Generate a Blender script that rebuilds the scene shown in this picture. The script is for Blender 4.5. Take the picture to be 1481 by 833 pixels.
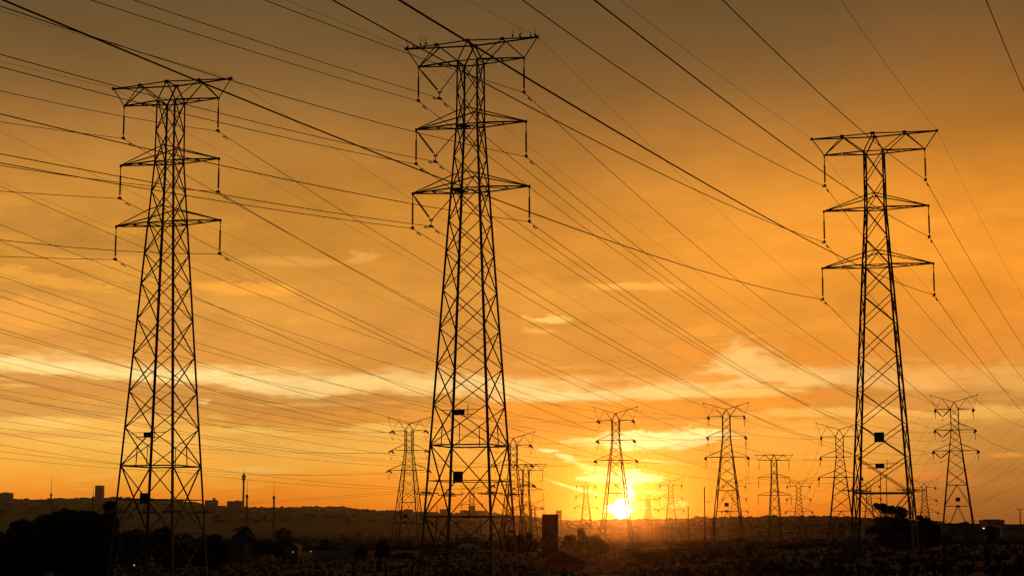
import bpy, math, random
from mathutils import Vector
random.seed(7)
for o in list(bpy.data.objects):
    bpy.data.objects.remove(o, do_unlink=True)
SC = bpy.context.scene
COL = SC.collection
R = math.radians
sin, cos, pi = math.sin, math.cos, math.pi

# ------------------------------------------------------------------ camera
EYE = 3.8            # metres above the foot of the central pylon
FPX, PITCH = 2541.86, .1358     # focal length in photo pixels (photo 1481 wide), upward tilt
cd = bpy.data.cameras.new('camera')
cam = bpy.data.objects.new('camera', cd)
COL.objects.link(cam)
cam.location = (0, 0, EYE)
cam.rotation_euler = (pi / 2 + PITCH, 0, 0)
cd.sensor_fit = 'HORIZONTAL'
cd.sensor_width = 36
cd.lens = 36 * FPX / 1481
cd.clip_start = .5
cd.clip_end = 30000
SC.camera = cam

def ray(px, py):
    a = (px - 740.5) / FPX
    b = -(py - 416.5) / FPX
    c, s = cos(PITCH), sin(PITCH)
    return Vector((a, c - b * s, s + b * c))

def at(px, py, D):
    r = ray(px, py)
    return r * (D / r.y) + Vector((0, 0, EYE))

# ------------------------------------------------------------------ world sky
SUNP = (898, 736)
sr = ray(*SUNP).normalized()
SUN_AZ, SUN_EL = math.atan2(sr.x, sr.y), math.asin(sr.z)
world = bpy.data.worlds.new('World')
SC.world = world
world.use_nodes = True
WT = world.node_tree
WT.nodes.clear()
NW, LW = WT.nodes, WT.links

def lin(c):
    return tuple((v / 255 / 12.92 if v / 255 <= .04045 else ((v / 255 + .055) / 1.055) ** 2.4) for v in c)

class X:
    """one scalar socket of the sky's node tree, with arithmetic"""
    def __init__(s, sock): s.s = sock
    def _m(s, op, o=None, o2=None):
        n = NW.new('ShaderNodeMath'); n.operation = op
        for i, v in enumerate((s, o, o2)):
            if v is None: continue
            if isinstance(v, X): LW.new(v.s, n.inputs[i])
            else: n.inputs[i].default_value = v
        return X(n.outputs[0])
    def __add__(s, o): return s._m('ADD', o)
    __radd__ = __add__
    def __sub__(s, o): return s._m('SUBTRACT', o)
    def __rsub__(s, o): return (s * -1) + o
    def __mul__(s, o): return s._m('MULTIPLY', o)
    __rmul__ = __mul__
    def __truediv__(s, o): return s._m('DIVIDE', o)
    def ss(s, a, b):
        n = NW.new('ShaderNodeMapRange'); n.interpolation_type = 'SMOOTHSTEP'
        LW.new(s.s, n.inputs[0]); n.inputs[1].default_value = a; n.inputs[2].default_value = b
        return X(n.outputs[0])
    def lin(s, a, b, c=0, d=1):
        n = NW.new('ShaderNodeMapRange')
        LW.new(s.s, n.inputs[0])
        for i, v in enumerate((a, b, c, d)): n.inputs[i + 1].default_value = v
        return X(n.outputs[0])
    def exp(s): return s._m('EXPONENT')
    def sqrt(s): return s._m('SQRT')

def ramp(x, stops, x0, x1):
    f = x.lin(x0, x1)
    n = NW.new('ShaderNodeValToRGB')
    e = n.color_ramp.elements
    for i, (p, c) in enumerate(stops):
        p = (p - x0) / (x1 - x0)
        if i < 2: k = e[i]; k.position = p
        else: k = e.new(p)
        k.color = (*lin(c), 1)
    LW.new(f.s, n.inputs[0])
    return n.outputs[0]

def curve(x, pts, x0, x1, y0, y1):
    f = x.lin(x0, x1)
    n = NW.new('ShaderNodeFloatCurve')
    c = n.mapping.curves[0]
    for i, (p, v) in enumerate(pts):
        p, v = (p - x0) / (x1 - x0), (v - y0) / (y1 - y0)
        if i == 0: c.points[0].location = (p, v)
        elif i == len(pts) - 1: c.points[1].location = (p, v)
        else: c.points.new(p, v)
    n.mapping.update()
    LW.new(f.s, n.inputs['Value'])
    return X(n.outputs[0]) * (y1 - y0) + y0

def mixc(f, a, b, mode='MIX'):
    n = NW.new('ShaderNodeMix'); n.data_type = 'RGBA'; n.blend_type = mode; n.clamp_factor = False
    ins = [i for i in n.inputs if i.enabled or True]
    if isinstance(f, X): LW.new(f.s, n.inputs[0])
    else: n.inputs[0].default_value = f
    for k, v in ((6, a), (7, b)):
        if isinstance(v, tuple): n.inputs[k].default_value = (*v, 1)
        else: LW.new(v, n.inputs[k])
    return n.outputs[2]

def noise(xx, yy, seed, detail=4, rough=.55):
    c = NW.new('ShaderNodeCombineXYZ')
    LW.new(xx.s, c.inputs[0]); LW.new(yy.s, c.inputs[1]); c.inputs[2].default_value = seed
    n = NW.new('ShaderNodeTexNoise')
    n.inputs['Scale'].default_value = 1
    n.inputs['Detail'].default_value = detail
    n.inputs['Roughness'].default_value = rough
    LW.new(c.outputs[0], n.inputs['Vector'])
    return X(n.outputs[0]) - .5

tc = NW.new('ShaderNodeTexCoord')
sep = NW.new('ShaderNodeSeparateXYZ')
LW.new(tc.outputs['Generated'], sep.inputs[0])
DX, DY, DZ = (X(o) for o in sep.outputs)
AZ = DX._m('ARCTAN2', DY)
EL = DZ._m('ARCSINE')
# azimuth and elevation on a scale where one unit is about 1/2542 rad (0.0225 deg); the horizon is V = 764
U = AZ * FPX + 740.5
V = (EL - PITCH)._m('TANGENT') * -FPX + 416.5
n1 = noise(U / 330, V / 75, 3.1, 4, .6)
n2 = noise(U / 100, V / 26, 8.7, 6, .62)
n3 = noise(U / 420, V / 260, 15.2, 4, .6)
n4 = noise(U / 150, V / 40, 21.4, 7, .66)
n5 = noise(U / 34, V / 11, 31.4, 5, .6)
n6 = noise(U / 210, V / 10, 41.3, 6, .62)
shift = curve(U, [(-400, -16), (0, -14), (100, -20), (250, -11), (400, 2), (620, 1), (800, 11), (930, 10), (1080, -14), (1200, -12), (1350, 2), (1900, 4)], -400, 1900, -60, 60)
fade = V.ss(400, 520) * V.ss(700, 610)
VS = V - shift * fade + (n1 * 50 + n2 * 42 + n5 * 16 + n6 * 12) * V.ss(80, 480) * V.ss(770, 680)
base = ramp(VS, [(-1100, (28, 26, 26)), (-400, (44, 37, 27)), (-120, (82, 64, 34)), (0, (99, 76, 42)), (70, (111, 82, 43)), (130, (131, 94, 46)), (200, (166, 114, 49)), (280, (196, 132, 48)),
    (360, (206, 139, 49)), (440, (211, 145, 57)), (518, (212, 145, 60)), (537, (217, 150, 63)), (546, (245, 200, 116)), (558, (255, 219, 140)), (569, (253, 208, 114)),
    (574, (202, 139, 64)), (592, (204, 140, 62)), (606, (216, 148, 60)), (622, (243, 178, 76)), (650, (249, 187, 80)), (680, (248, 174, 60)), (705, (242, 148, 38)), (735, (230, 120, 28)), (764, (205, 104, 30)), (800, (90, 52, 22)), (1000, (30, 22, 14))], -1100, 1000)
right = ramp(VS, [(-1100, (28, 26, 26)), (-400, (44, 37, 27)), (-120, (84, 66, 35)), (0, (108, 80, 42)), (100, (134, 93, 44)), (200, (172, 115, 42)), (280, (214, 138, 42)),
    (380, (243, 156, 48)), (450, (240, 152, 50)), (520, (224, 147, 60)), (545, (222, 150, 66)), (556, (230, 168, 82)), (568, (206, 145, 68)), (588, (198, 140, 64)), (597, (244, 188, 94)), (608, (236, 178, 84)), (616, (206, 148, 68)),
    (650, (196, 139, 62)), (690, (188, 124, 56)), (720, (164, 104, 45)), (745, (148, 93, 39)), (764, (135, 84, 35)), (800, (70, 45, 20)), (1000, (30, 22, 14))], -1100, 1000)
skyc = mixc(U.ss(1130, 1400), base, right)

def blob(cx, cy, sx, sy, ang=0, warp=1.0, crisp=True):
    dx = U - cx
    dy = V - cy
    if warp:
        dx = dx + n2 * (70 * warp); dy = dy + n4 * (min(34, sy * 2.2) * warp) + n5 * (min(14, sy * 1.2) * warp)
    if ang:
        c, s = cos(R(ang)), sin(R(ang))
        dx, dy = dx * c + dy * s, dy * c - dx * s
    f = ((dx * dx * (1 / sx ** 2) + dy * dy * (1 / sy ** 2)) * -1).exp()
    if crisp: f = (f + n5 * 1.2 + n2 * .8 + n6 * .8).ss(.2, .74) * f.ss(.03, .2)
    return f

# thin streaks inside the banded part of the cloud sheet
zone = V.ss(500, 560) * V.ss(735, 680)
skyc = mixc((n6 + n2 * .5).ss(.04, .26) * zone * .55, skyc, lin((255, 206, 104)))
skyc = mixc((n6 * -1 + n1 * .7).ss(.05, .28) * zone * .5, skyc, lin((214, 140, 54)))
upz = V.ss(250, 380) * V.ss(540, 480)
skyc = mixc((n4 + n1 * .6).ss(.08, .34) * upz * .42, skyc, lin((246, 170, 66)))
skyc = mixc((n4 * -1 + n3 * .6).ss(.06, .34) * upz * .45, skyc, lin((178, 120, 48)))
# broad orange glow in the cloud sheet, then gaps where the sheet thins
skyc = mixc(blob(1190, 395, 230, 150, 0, .5, False) * .55, skyc, lin((253, 164, 50)))
for cx, cy, sx, sy, ang, col, k in [
    (1075, 530, 60, 34, 0, (253, 205, 118), .85), (1140, 548, 70, 18, 0, (254, 206, 112), .8), (1330, 552, 60, 22, 0, (240, 178, 92), .6), (1440, 560, 60, 26, 0, (236, 176, 88), .6),
    (790, 462, 32, 6, 0, (255, 206, 104), .8), (775, 478, 30, 6, 0, (240, 180, 84), .6), (912, 415, 60, 6, 0, (248, 180, 76), .75), (960, 418, 40, 5, 0, (246, 172, 70), .5),
    (524, 375, 22, 7, -10, (240, 178, 82), .5), (512, 369, 14, 4, 0, (246, 188, 92), .4), (420, 381, 60, 7, 0, (232, 165, 72), .6), (345, 421, 90, 12, 4, (246, 166, 58), .75), (70, 415, 110, 11, 8, (244, 168, 62), .7), (40, 470, 90, 26, 0, (236, 160, 62), .7),
    (150, 370, 120, 18, 0, (176, 122, 52), .55), (80, 345, 90, 26, 10, (168, 116, 50), .5), (640, 300, 120, 16, 0, (216, 142, 46), .4),
    (870, 592, 260, 14, 0, (240, 156, 52), .85), (760, 600, 120, 12, 0, (242, 158, 54), .8), (1120, 588, 70, 11, 0, (236, 152, 52), .85), (1180, 522, 62, 17, 0, (234, 150, 52), .95), (1030, 548, 46, 8, 0, (232, 150, 56), .8), (1150, 498, 60, 9, 0, (238, 154, 52), .8), (1115, 556, 30, 5, 0, (228, 150, 60), .7), (1010, 508, 50, 14, 0, (232, 150, 54), .7), (1200, 575, 50, 8, 0, (232, 150, 56), .8),
    (1030, 570, 110, 9, 0, (254, 206, 108), .8), (1190, 600, 120, 8, 0, (253, 200, 100), .75), (830, 572, 80, 8, 0, (255, 232, 150), .9), (960, 570, 90, 7, 0, (255, 226, 140), .7), (560, 556, 120, 5, 3, (255, 216, 118), .7),
    (110, 598, 140, 14, 0, (205, 146, 68), .75), (230, 596, 110, 12, 0, (212, 148, 66), .6), (300, 584, 12, 6, 0, (250, 205, 120), .6), (560, 603, 120, 10, 0, (232, 158, 60), .7),
    (60, 617, 80, 8, 0, (252, 200, 104), .6), (100, 633, 90, 5, 0, (222, 160, 76), .6), (365, 622, 60, 5, 0, (255, 206, 96), .7), (560, 620, 80, 6, 0, (255, 204, 92), .6),
    (1150, 640, 60, 8, 0, (240, 165, 66), .5), (1360, 575, 120, 6, 0, (196, 138, 62), .6), (1440, 662, 50, 4, 0, (238, 160, 70), .7), (1345, 690, 50, 7, 6, (236, 140, 60), .7), (1120, 700, 90, 26, 0, (240, 158, 52), .55), (1400, 690, 90, 14, 0, (172, 116, 52), .5),
    (1040, 725, 90, 7, 0, (240, 140, 40), .7)]:
    skyc = mixc(blob(cx, cy, sx, sy, ang) * k, skyc, lin(col))
# light of the sun through the thin cloud, and the bright streaks near it
su, sv = SUNP
for cx, cy, sx, sy, ang, col, k in [
    (900, 690, 300, 95, 0, (255, 154, 32), .6), (897, 700, 130, 62, 0, (255, 166, 30), .7)]:
    skyc = mixc(blob(cx, cy, sx, sy, ang, .6, False) * k, skyc, lin(col))
for cx, cy, sx, sy, ang, col, k in [
    (945, 635, 100, 14, -2, (1.5, 1.12, .42), 1), (1000, 642, 44, 7, -12, (1.2, .86, .34), .9), (850, 638, 40, 6, 0, (1.1, .72, .22), .8), (790, 651, 26, 4, 4, (1.35, 1.1, .5), .9),
    (815, 660, 26, 6, 22, (1.2, .84, .3), .9), (860, 678, 34, 6, 14, (1.2, .82, .28), .8), (960, 668, 36, 3, 4, (1.1, .75, .22), .8), (865, 694, 26, 4, 4, (1.3, 1, .36), .9), (930, 690, 26, 7, 10, (1.4, 1.05, .36), .9),
    (840, 708, 50, 3, 16, (1.2, .86, .24), .85), (908, 692, 24, 12, 0, (1.9, 1.5, .6), .95), (904, 712, 11, 20, 0, (2.6, 2.1, .9), 1), (897, 738, 20, 8, 0, (3, 2.3, 1), 1), (880, 690, 30, 5, 8, (1.4, 1.0, .34), .9), (935, 712, 26, 5, 0, (1.15, .75, .18), .7),
    (972, 731, 7, 3.4, 0, (1.1, .62, .16), .8), (984, 728, 8, 4.2, 0, (1.1, .62, .16), .8), (920, 735, 22, 3, 0, (1.2, .8, .2), .8)]:
    skyc = mixc(blob(cx, cy, sx, sy, ang, .55) * k, skyc, col)
mott = (n3 * .5 + n4 * .34 + n5 * .1) * V.ss(720, 600) * V.ss(60, 330) + n3 * .55 + n1 * .12 + 1
g = NW.new('ShaderNodeVectorMath'); g.operation = 'SCALE'
LW.new(skyc, g.inputs[0]); LW.new(mott.s, g.inputs[3])
skyc = g.outputs[0]
tint = NW.new('ShaderNodeVectorMath'); tint.operation = 'MULTIPLY'
LW.new(skyc, tint.inputs[0]); LW.new(mixc(U.ss(250, 1050), (1.02, 1.0, 1.06), (1.035, .945, .91)), tint.inputs[1])
skyc = tint.outputs[0]
rr = ((U - su) * (U - su) + (V - sv) * (V - sv)).sqrt()
for k, w in ((.7, 15), (.10, 40)):
    gl = ((rr * rr) * (-1 / (2 * w * w))).exp() * k
    skyc = mixc(gl, skyc, (2.4, .95, .12), 'ADD')
disc = (rr + n5 * 9 + n2 * 10).ss(16, 9)
skyc = mixc(disc, skyc, (9, 6.5, 3.0))
# the half of the sky away from the sunset is dull grey-blue dusk
away = (AZ._m('ABSOLUTE')).ss(R(22), R(95))
skyc = mixc(away, skyc, mixc(EL.ss(R(-2), R(60)), lin((40, 37, 38)), lin((24, 25, 29))))
neg = EL.ss(0, R(-1.6))
skyc = mixc(neg, skyc, lin((22, 16, 11)))
bg = NW.new('ShaderNodeBackground')
LW.new(skyc, bg.inputs[0]); bg.inputs[1].default_value = 1
sky = NW.new('ShaderNodeTexSky'); sky.sky_type = 'NISHITA'; sky.sun_disc = False
sky.sun_elevation = SUN_EL; sky.sun_rotation = SUN_AZ; sky.dust_density = 4; sky.air_density = 2
bg2 = NW.new('ShaderNodeBackground'); LW.new(sky.outputs[0], bg2.inputs[0]); bg2.inputs[1].default_value = .012
addn = NW.new('ShaderNodeAddShader'); LW.new(bg.outputs[0], addn.inputs[0]); LW.new(bg2.outputs[0], addn.inputs[1])
wo = NW.new('ShaderNodeOutputWorld'); LW.new(addn.outputs[0], wo.inputs['Surface'])
world.cycles.sampling_method = 'MANUAL'; world.cycles.sample_map_resolution = 2048

# ------------------------------------------------------------------ sun
sl = bpy.data.lights.new('sun', 'SUN'); sl.energy = .25; sl.angle = R(.53); sl.color = (1, .24, .025)
so = bpy.data.objects.new('sun', sl); COL.objects.link(so)
so.rotation_euler = (-sr).to_track_quat('-Z', 'Y').to_euler()
so.location = (0, 0, 300)

SC.view_settings.view_transform = 'Standard'
SC.view_settings.look = 'None'
SC.view_settings.exposure = 0
SC.view_settings.gamma = 1
SC.view_settings.use_curve_mapping = False
SC.render.engine = 'CYCLES'
SC.cycles.use_denoising = True
SC.cycles.denoiser = 'OPENIMAGEDENOISE'
SC.cycles.use_adaptive_sampling = False
SC.cycles.max_bounces = 4
SC.cycles.diffuse_bounces = 2
SC.cycles.glossy_bounces = 2
SC.cycles.volume_bounces = 0
SC.cycles.transparent_max_bounces = 4
SC.cycles.filter_width = 1.35

# ------------------------------------------------------------------ helpers
class MB:
    """collects faces for one mesh object"""
    def __init__(s): s.v, s.f = [], []
    def poly(s, pts):
        i = len(s.v); s.v += [tuple(p) for p in pts]; s.f.append(tuple(range(i, i + len(pts))))
    def prism(s, prof, p, q, u, v, u2=None, v2=None):
        """extrude the 2-D profile from p to q"""
        i, n = len(s.v), len(prof)
        u2 = u2 or u; v2 = v2 or v
        for a, b in prof: s.v.append(tuple(p + u * a + v * b))
        for a, b in prof: s.v.append(tuple(q + u2 * a + v2 * b))
        for k in range(n):
            m = (k + 1) % n
            s.f.append((i + k, i + m, i + n + m, i + n + k))
        s.f.append(tuple(range(i + n - 1, i - 1, -1))); s.f.append(tuple(range(i + n, i + 2 * n)))
    def angle(s, p, q, w, t=None, u=None, v=None):
        """steel angle section; u, v point along its two flanges"""
        p, q = Vector(p), Vector(q); d = (q - p).normalized()
        t = t or w * .16
        if u is None:
            u = d.cross(Vector((0, 0, 1)))
            if u.length < 1e-3: u = Vector((1, 0, 0))
        u = (u - d * u.dot(d)).normalized()
        v = d.cross(u) if v is None else (v - d * v.dot(d)); v = (v - u * v.dot(u)).normalized()
        o = -w * .3
        s.prism([(o, o), (w + o, o), (w + o, t + o), (t + o, t + o), (t + o, w + o), (o, w + o)], p, q, u, v)
    def bar(s, p, q, w, h=None, up=None):
        p, q = Vector(p), Vector(q); d = (q - p).normalized(); h = h or w
        up = Vector(up) if up else (Vector((0, 0, 1)) if abs(d.z) < .95 else Vector((0, 1, 0)))
        u = d.cross(up).normalized(); v = u.cross(d)
        s.prism([(-w / 2, -h / 2), (w / 2, -h / 2), (w / 2, h / 2), (-w / 2, h / 2)], p, q, u, v)
    def tube(s, pts, r, n=6, r2=None):
        pts = [Vector(p) for p in pts]; i0 = len(s.v); m = len(pts)
        for k, p in enumerate(pts):
            d = (pts[min(k + 1, m - 1)] - pts[max(k - 1, 0)]).normalized()
            u = d.cross(Vector((0, 0, 1)))
            if u.length < 1e-3: u = Vector((1, 0, 0))
            u.normalize(); v = u.cross(d)
            rk = r if r2 is None else r + (r2 - r) * k / (m - 1)
            for j in range(n):
                a = 2 * pi * j / n; s.v.append(tuple(p + (u * cos(a) + v * sin(a)) * rk))
        for k in range(m - 1):
            for j in range(n):
                a, b = i0 + k * n + j, i0 + k * n + (j + 1) % n
                s.f.append((a, b, b + n, a + n))
        s.f.append(tuple(i0 + j for j in range(n - 1, -1, -1))); s.f.append(tuple(i0 + (m - 1) * n + j for j in range(n)))
    def lathe(s, prof, p, d, n=8):
        """prof = (radius, distance along d)"""
        p, d = Vector(p), Vector(d).normalized()
        u = d.cross(Vector((0, 1, .01))).normalized(); v = d.cross(u); i0 = len(s.v); m = len(prof)
        for r, z in prof:
            for j in range(n):
                a = 2 * pi * j / n; s.v.append(tuple(p + d * z + (u * cos(a) + v * sin(a)) * r))
        for k in range(m - 1):
            for j in range(n):
                a, b = i0 + k * n + j, i0 + k * n + (j + 1) % n
                s.f.append((a, b, b + n, a + n))
        s.f.append(tuple(i0 + j for j in range(n))); s.f.append(tuple(i0 + (m - 1) * n + j for j in range(n)))
    def box(s, x0, x1, y0, y1, z0, z1):
        s.prism([(x0, y0), (x1, y0), (x1, y1), (x0, y1)], Vector((0, 0, z0)), Vector((0, 0, z1)), Vector((1, 0, 0)), Vector((0, 1, 0)))
    def mesh(s, name, mat):
        me = bpy.data.meshes.new(name); me.from_pydata(s.v, [], s.f); me.materials.append(mat); me.update()
        return me
    def build(s, name, mat, parent=None):
        o = bpy.data.objects.new(name, s.mesh(name, mat)); COL.objects.link(o)
        if parent: o.parent = parent
        return o

def tag(o, label=None, cat=None, group=None, kind=None):
    if label and len(label.split()) > 16: print('LONG', len(label.split()), label)
    for k, v in (('label', label), ('category', cat), ('group', group), ('kind', kind)):
        if v: o[k] = v
    return o
def empty(name, loc, rz=0):
    o = bpy.data.objects.new(name, None); COL.objects.link(o)
    o.location = loc; o.rotation_euler = (0, 0, rz); o.empty_display_size = .5
    return o
def children(o): return [c for c in COL.objects if c.parent == o]
def copy_tree(o):
    kids = {}
    for c in COL.objects:
        if c.parent: kids.setdefault(c.parent.name, []).append(c)
    def rec(src, par):
        c = src.copy(); COL.objects.link(c)
        for k in ('group',):
            pass
        if par: c.parent = par
        for ch in kids.get(src.name, []): rec(ch, c)
        return c
    return rec(o, None)

def mat(name, col, rough=.8, metal=0, var=0, scale=3, bump=0, col2=None, emit=None, estr=0):
    m = bpy.data.materials.new(name); m.use_nodes = True
    nt = m.node_tree; b = nt.nodes['Principled BSDF']
    b.inputs['Base Color'].default_value = (*col, 1); b.inputs['Roughness'].default_value = rough; b.inputs['Metallic'].default_value = metal
    b.inputs['Specular IOR Level'].default_value = .25
    if var or col2:
        t = nt.nodes.new('ShaderNodeTexCoord'); n = nt.nodes.new('ShaderNodeTexNoise')
        n.inputs['Scale'].default_value = scale; n.inputs['Detail'].default_value = 6
        nt.links.new(t.outputs['Object'], n.inputs['Vector'])
        rp = nt.nodes.new('ShaderNodeValToRGB')
        rp.color_ramp.elements[0].position = .32; rp.color_ramp.elements[1].position = .68
        c2 = col2 or tuple(min(1, v * (1 + var)) for v in col); c1 = col if col2 else tuple(v * (1 - var) for v in col)
        rp.color_ramp.elements[0].color = (*c1, 1); rp.color_ramp.elements[1].color = (*c2, 1)
        nt.links.new(n.outputs[0], rp.inputs[0]); nt.links.new(rp.outputs[0], b.inputs['Base Color'])
        if bump:
            bp = nt.nodes.new('ShaderNodeBump'); bp.inputs['Strength'].default_value = bump
            nt.links.new(n.outputs[0], bp.inputs['Height']); nt.links.new(bp.outputs[0], b.inputs['Normal'])
    if emit:
        b.inputs['Emission Color'].default_value = (*emit, 1); b.inputs['Emission Strength'].default_value = estr
    return m
M = dict(
    steel=mat('galvanised_steel', (.17, .165, .15), .6, .35, .3, 2),
    plate=mat('weathered_sign_plate', (.07, .065, .04), .7, 0, .4, 6),
    glass=mat('brown_porcelain', (.05, .03, .022), .35, 0, .2, 6),
    wire=mat('weathered_aluminium_wire', (.06, .055, .05), .7, .3),
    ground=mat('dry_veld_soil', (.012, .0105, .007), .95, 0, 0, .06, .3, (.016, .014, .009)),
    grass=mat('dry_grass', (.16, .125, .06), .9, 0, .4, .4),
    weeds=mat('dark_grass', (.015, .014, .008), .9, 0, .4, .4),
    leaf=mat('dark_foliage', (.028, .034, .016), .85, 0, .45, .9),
    leaf2=mat('olive_foliage', (.040, .040, .018), .85, 0, .45, .9),
    bark=mat('bark', (.05, .04, .03), .9, 0, .3, 8),
    hill=mat('wooded_hillside', (.020, .020, .013), .95, 0, 0, .006, 0, (.026, .025, .016)),
    wood_far=mat('far_woodland', (.019, .020, .012), .9, 0, .15, .02),
    concrete=mat('concrete', (.24, .22, .2), .85, 0, .15, .3),
    pane=mat('window_glass', (.03, .033, .04), .15),
    plaster=mat('pale_plaster', (.30, .29, .27), .85, 0, .1, .6),
    plaster_dk=mat('dull_brick', (.16, .1, .075), .9, 0, .25, 3),
    roof_pale=mat('pale_metal_roof', (.36, .38, .42), .55, .1, .15, 1),
    roof_dark=mat('dark_tile_roof', (.055, .042, .035), .85, 0, .3, 2),
    board=mat('billboard_poster', (.06, .028, .028), .6, 0, 0, .9, 0, (.115, .085, .095)),
    timber=mat('creosoted_timber', (.05, .038, .028), .85, 0, .3, 4),
    rust=mat('rusty_pipe', (.09, .05, .03), .8, .2, .3, 5),
    lampw=mat('lit_lamp_white', (.8, .75, .6), .5, 0, emit=(1, .86, .6), estr=.45),
    lampo=mat('lit_lamp_orange', (.8, .6, .4), .5, 0, emit=(1, .55, .14), estr=2),
)

# ------------------------------------------------------------------ ground and hills
def lerp_tab(t, x):
    if x <= t[0][0]: return t[0][1]
    for (a, u), (b, v) in zip(t, t[1:]):
        if x <= b: return u + (v - u) * (x - a) / (b - a)
    return t[-1][1]
G_BASE = [(-900, 1.4), (0, 1.3), (60, .9), (130, .1), (200, -.15), (435, -1.2), (720, -3.1), (1500, -5), (6000, -6)]
G_SLOPE = [(0, .03), (140, .05), (220, .042), (435, .013), (800, .003), (1500, 0)]
def ground(x, y):
    s = lerp_tab(G_SLOPE, y); k = x + 2
    k = 70 * math.tanh(k / 70)
    h = lerp_tab(G_BASE, y) + s * k
    h += .10 * sin(x * .31 + y * .043) * sin(y * .12 + 1) + .06 * sin(x * .9 + 2) * sin(y * .37)
    h += .55 * math.exp(-((x - 21) / 12) ** 2 - ((y - 205) / 22) ** 2)      # low mound right of the sun
    return h
# skyline seen from the camera: photo column -> photo row, and the distance of that stretch of ridge
RIDGE = [(-500, 722), (-60, 722), (0, 722), (18, 722), (40, 723), (60, 722), (100, 721), (140, 720), (165, 719), (230, 722), (260, 724), (300, 731), (350, 734), (400, 734), (450, 733), (490, 733), (520, 737), (545, 739), (560, 738), (600, 741),
         (650, 743), (700, 742), (750, 746), (800, 752), (850, 753), (900, 752), (960, 752), (1000, 750), (1050, 749), (1100, 748), (1150, 748), (1190, 747), (1240, 750), (1300, 752), (1350, 757), (1400, 760), (1440, 760), (1500, 761), (2000, 760)]
RD = [(-500, 4300), (600, 4300), (820, 3400), (1000, 2500), (1250, 2200), (2000, 2200)]
def sky_z(px, D): return at(px, lerp_tab(RIDGE, px), D).z

g = MB()
rows = [-500, -200, -60, 0, 30, 60, 85, 100] + [100 + 6 * i for i in range(1, 34)] + [300 + 14 * 1.13 ** i for i in range(1, 35)]
rows = [r for r in rows if r < 5200] + [5200]
NC = 150
for y in rows:
    wdt = max(90, abs(y) * .62 + 60)
    for j in range(NC + 1):
        x = (j / NC * 2 - 1) * wdt
        g.v.append((x, y, ground(x, y)))
for i in range(len(rows) - 1):
    for j in range(NC):
        a = i * (NC + 1) + j
        g.f.append((a, a + 1, a + NC + 2, a + NC + 1))
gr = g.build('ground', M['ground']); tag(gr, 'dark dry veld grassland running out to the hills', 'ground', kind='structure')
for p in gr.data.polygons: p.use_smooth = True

h = MB()
cols = list(range(-480, 1981, 10)); steps = [0, .08, .2, .35, .5, .64, .76, .86, .93, .97, 1, 1.06]
for st in steps:
    for px in cols:
        Dr = lerp_tab(RD, px); D0 = Dr * .36; D = D0 + (Dr - D0) * st
        zt = sky_z(px, Dr); z0 = -5.5
        f = min(st, 1); prof = f ** 1.9 * (1 - .10 * sin(f * 9 + px * .006) * (1 - f))
        zz = z0 + (zt - z0) * prof * (1 if st <= 1 else .8)
        r = ray(px, 764); p = r * (D / r.y)
        h.v.append((p.x, p.y, zz))
nc = len(cols)
for i in range(len(steps) - 1):
    for j in range(nc - 1):
        a = i * nc + j; h.f.append((a, a + 1, a + nc + 1, a + nc))
ho = h.build('hills', M['hill']); tag(ho, 'long low hazy ridge along the whole skyline', 'hills', kind='structure')
for p in ho.data.polygons: p.use_smooth = True
def hill_z(px, st):
    Dr = lerp_tab(RD, px); zt = sky_z(px, Dr)
    return -5.5 + (zt + 5.5) * st ** 1.9 * (1 - .10 * sin(st * 9 + px * .006) * (1 - st))

# ------------------------------------------------------------------ far woodland on the ridge (stuff)
ICO = None
def ico():
    t = (1 + 5 ** .5) / 2
    v = [(-1, t, 0), (1, t, 0), (-1, -t, 0), (1, -t, 0), (0, -1, t), (0, 1, t), (0, -1, -t), (0, 1, -t), (t, 0, -1), (t, 0, 1), (-t, 0, -1), (-t, 0, 1)]
    f = [(0, 11, 5), (0, 5, 1), (0, 1, 7), (0, 7, 10), (0, 10, 11), (1, 5, 9), (5, 11, 4), (11, 10, 2), (10, 7, 6), (7, 1, 8), (3, 9, 4), (3, 4, 2), (3, 2, 6), (3, 6, 8), (3, 8, 9), (4, 9, 5), (2, 4, 11), (6, 2, 10), (8, 6, 7), (9, 8, 1)]
    return [Vector(p).normalized() for p in v], f
IV, IF = ico()
def clump(mb, c, rx, ry, rz, rnd, jag=.3):
    i = len(mb.v)
    for p in IV:
        k = 1 + rnd.uniform(-jag, jag)
        mb.v.append((c[0] + p.x * rx * k, c[1] + p.y * ry * k, c[2] + p.z * rz * k))
    mb.f += [tuple(a + i for a in f) for f in IF]
rw = random.Random(3)
w = MB()
for k in range(1700):
    px = rw.uniform(-60, 1540)
    st = 1.0 if k < 900 else rw.uniform(.35, 1.0) ** .6
    Dr = lerp_tab(RD, px); D = Dr * .36 + Dr * .64 * st
    r = ray(px, 764); p = r * (D / r.y)
    z = hill_z(px, st)
    s = rw.uniform(2.2, 5.2) * (1.0 if px > 900 else 1.15)
    if st == 1.0: s *= rw.choice((.5, .7, .8, 1, 1, 1.35)); z -= s * .55 + rw.uniform(0, .6)
    else: z -= s * .25
    wdt = s * rw.uniform(1, 2.6)
    for q in range(2):
        clump(w, (p.x + rw.uniform(-1, 1) * wdt * .6, p.y + rw.uniform(-4, 4), z + rw.uniform(-.2, .35) * s), wdt * rw.uniform(.6, 1), wdt, s * rw.uniform(.7, 1.1), rw)
wo_ = w.build('distant_woodland', M['wood_far']); rq = random.Random(9)
w = MB()
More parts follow.
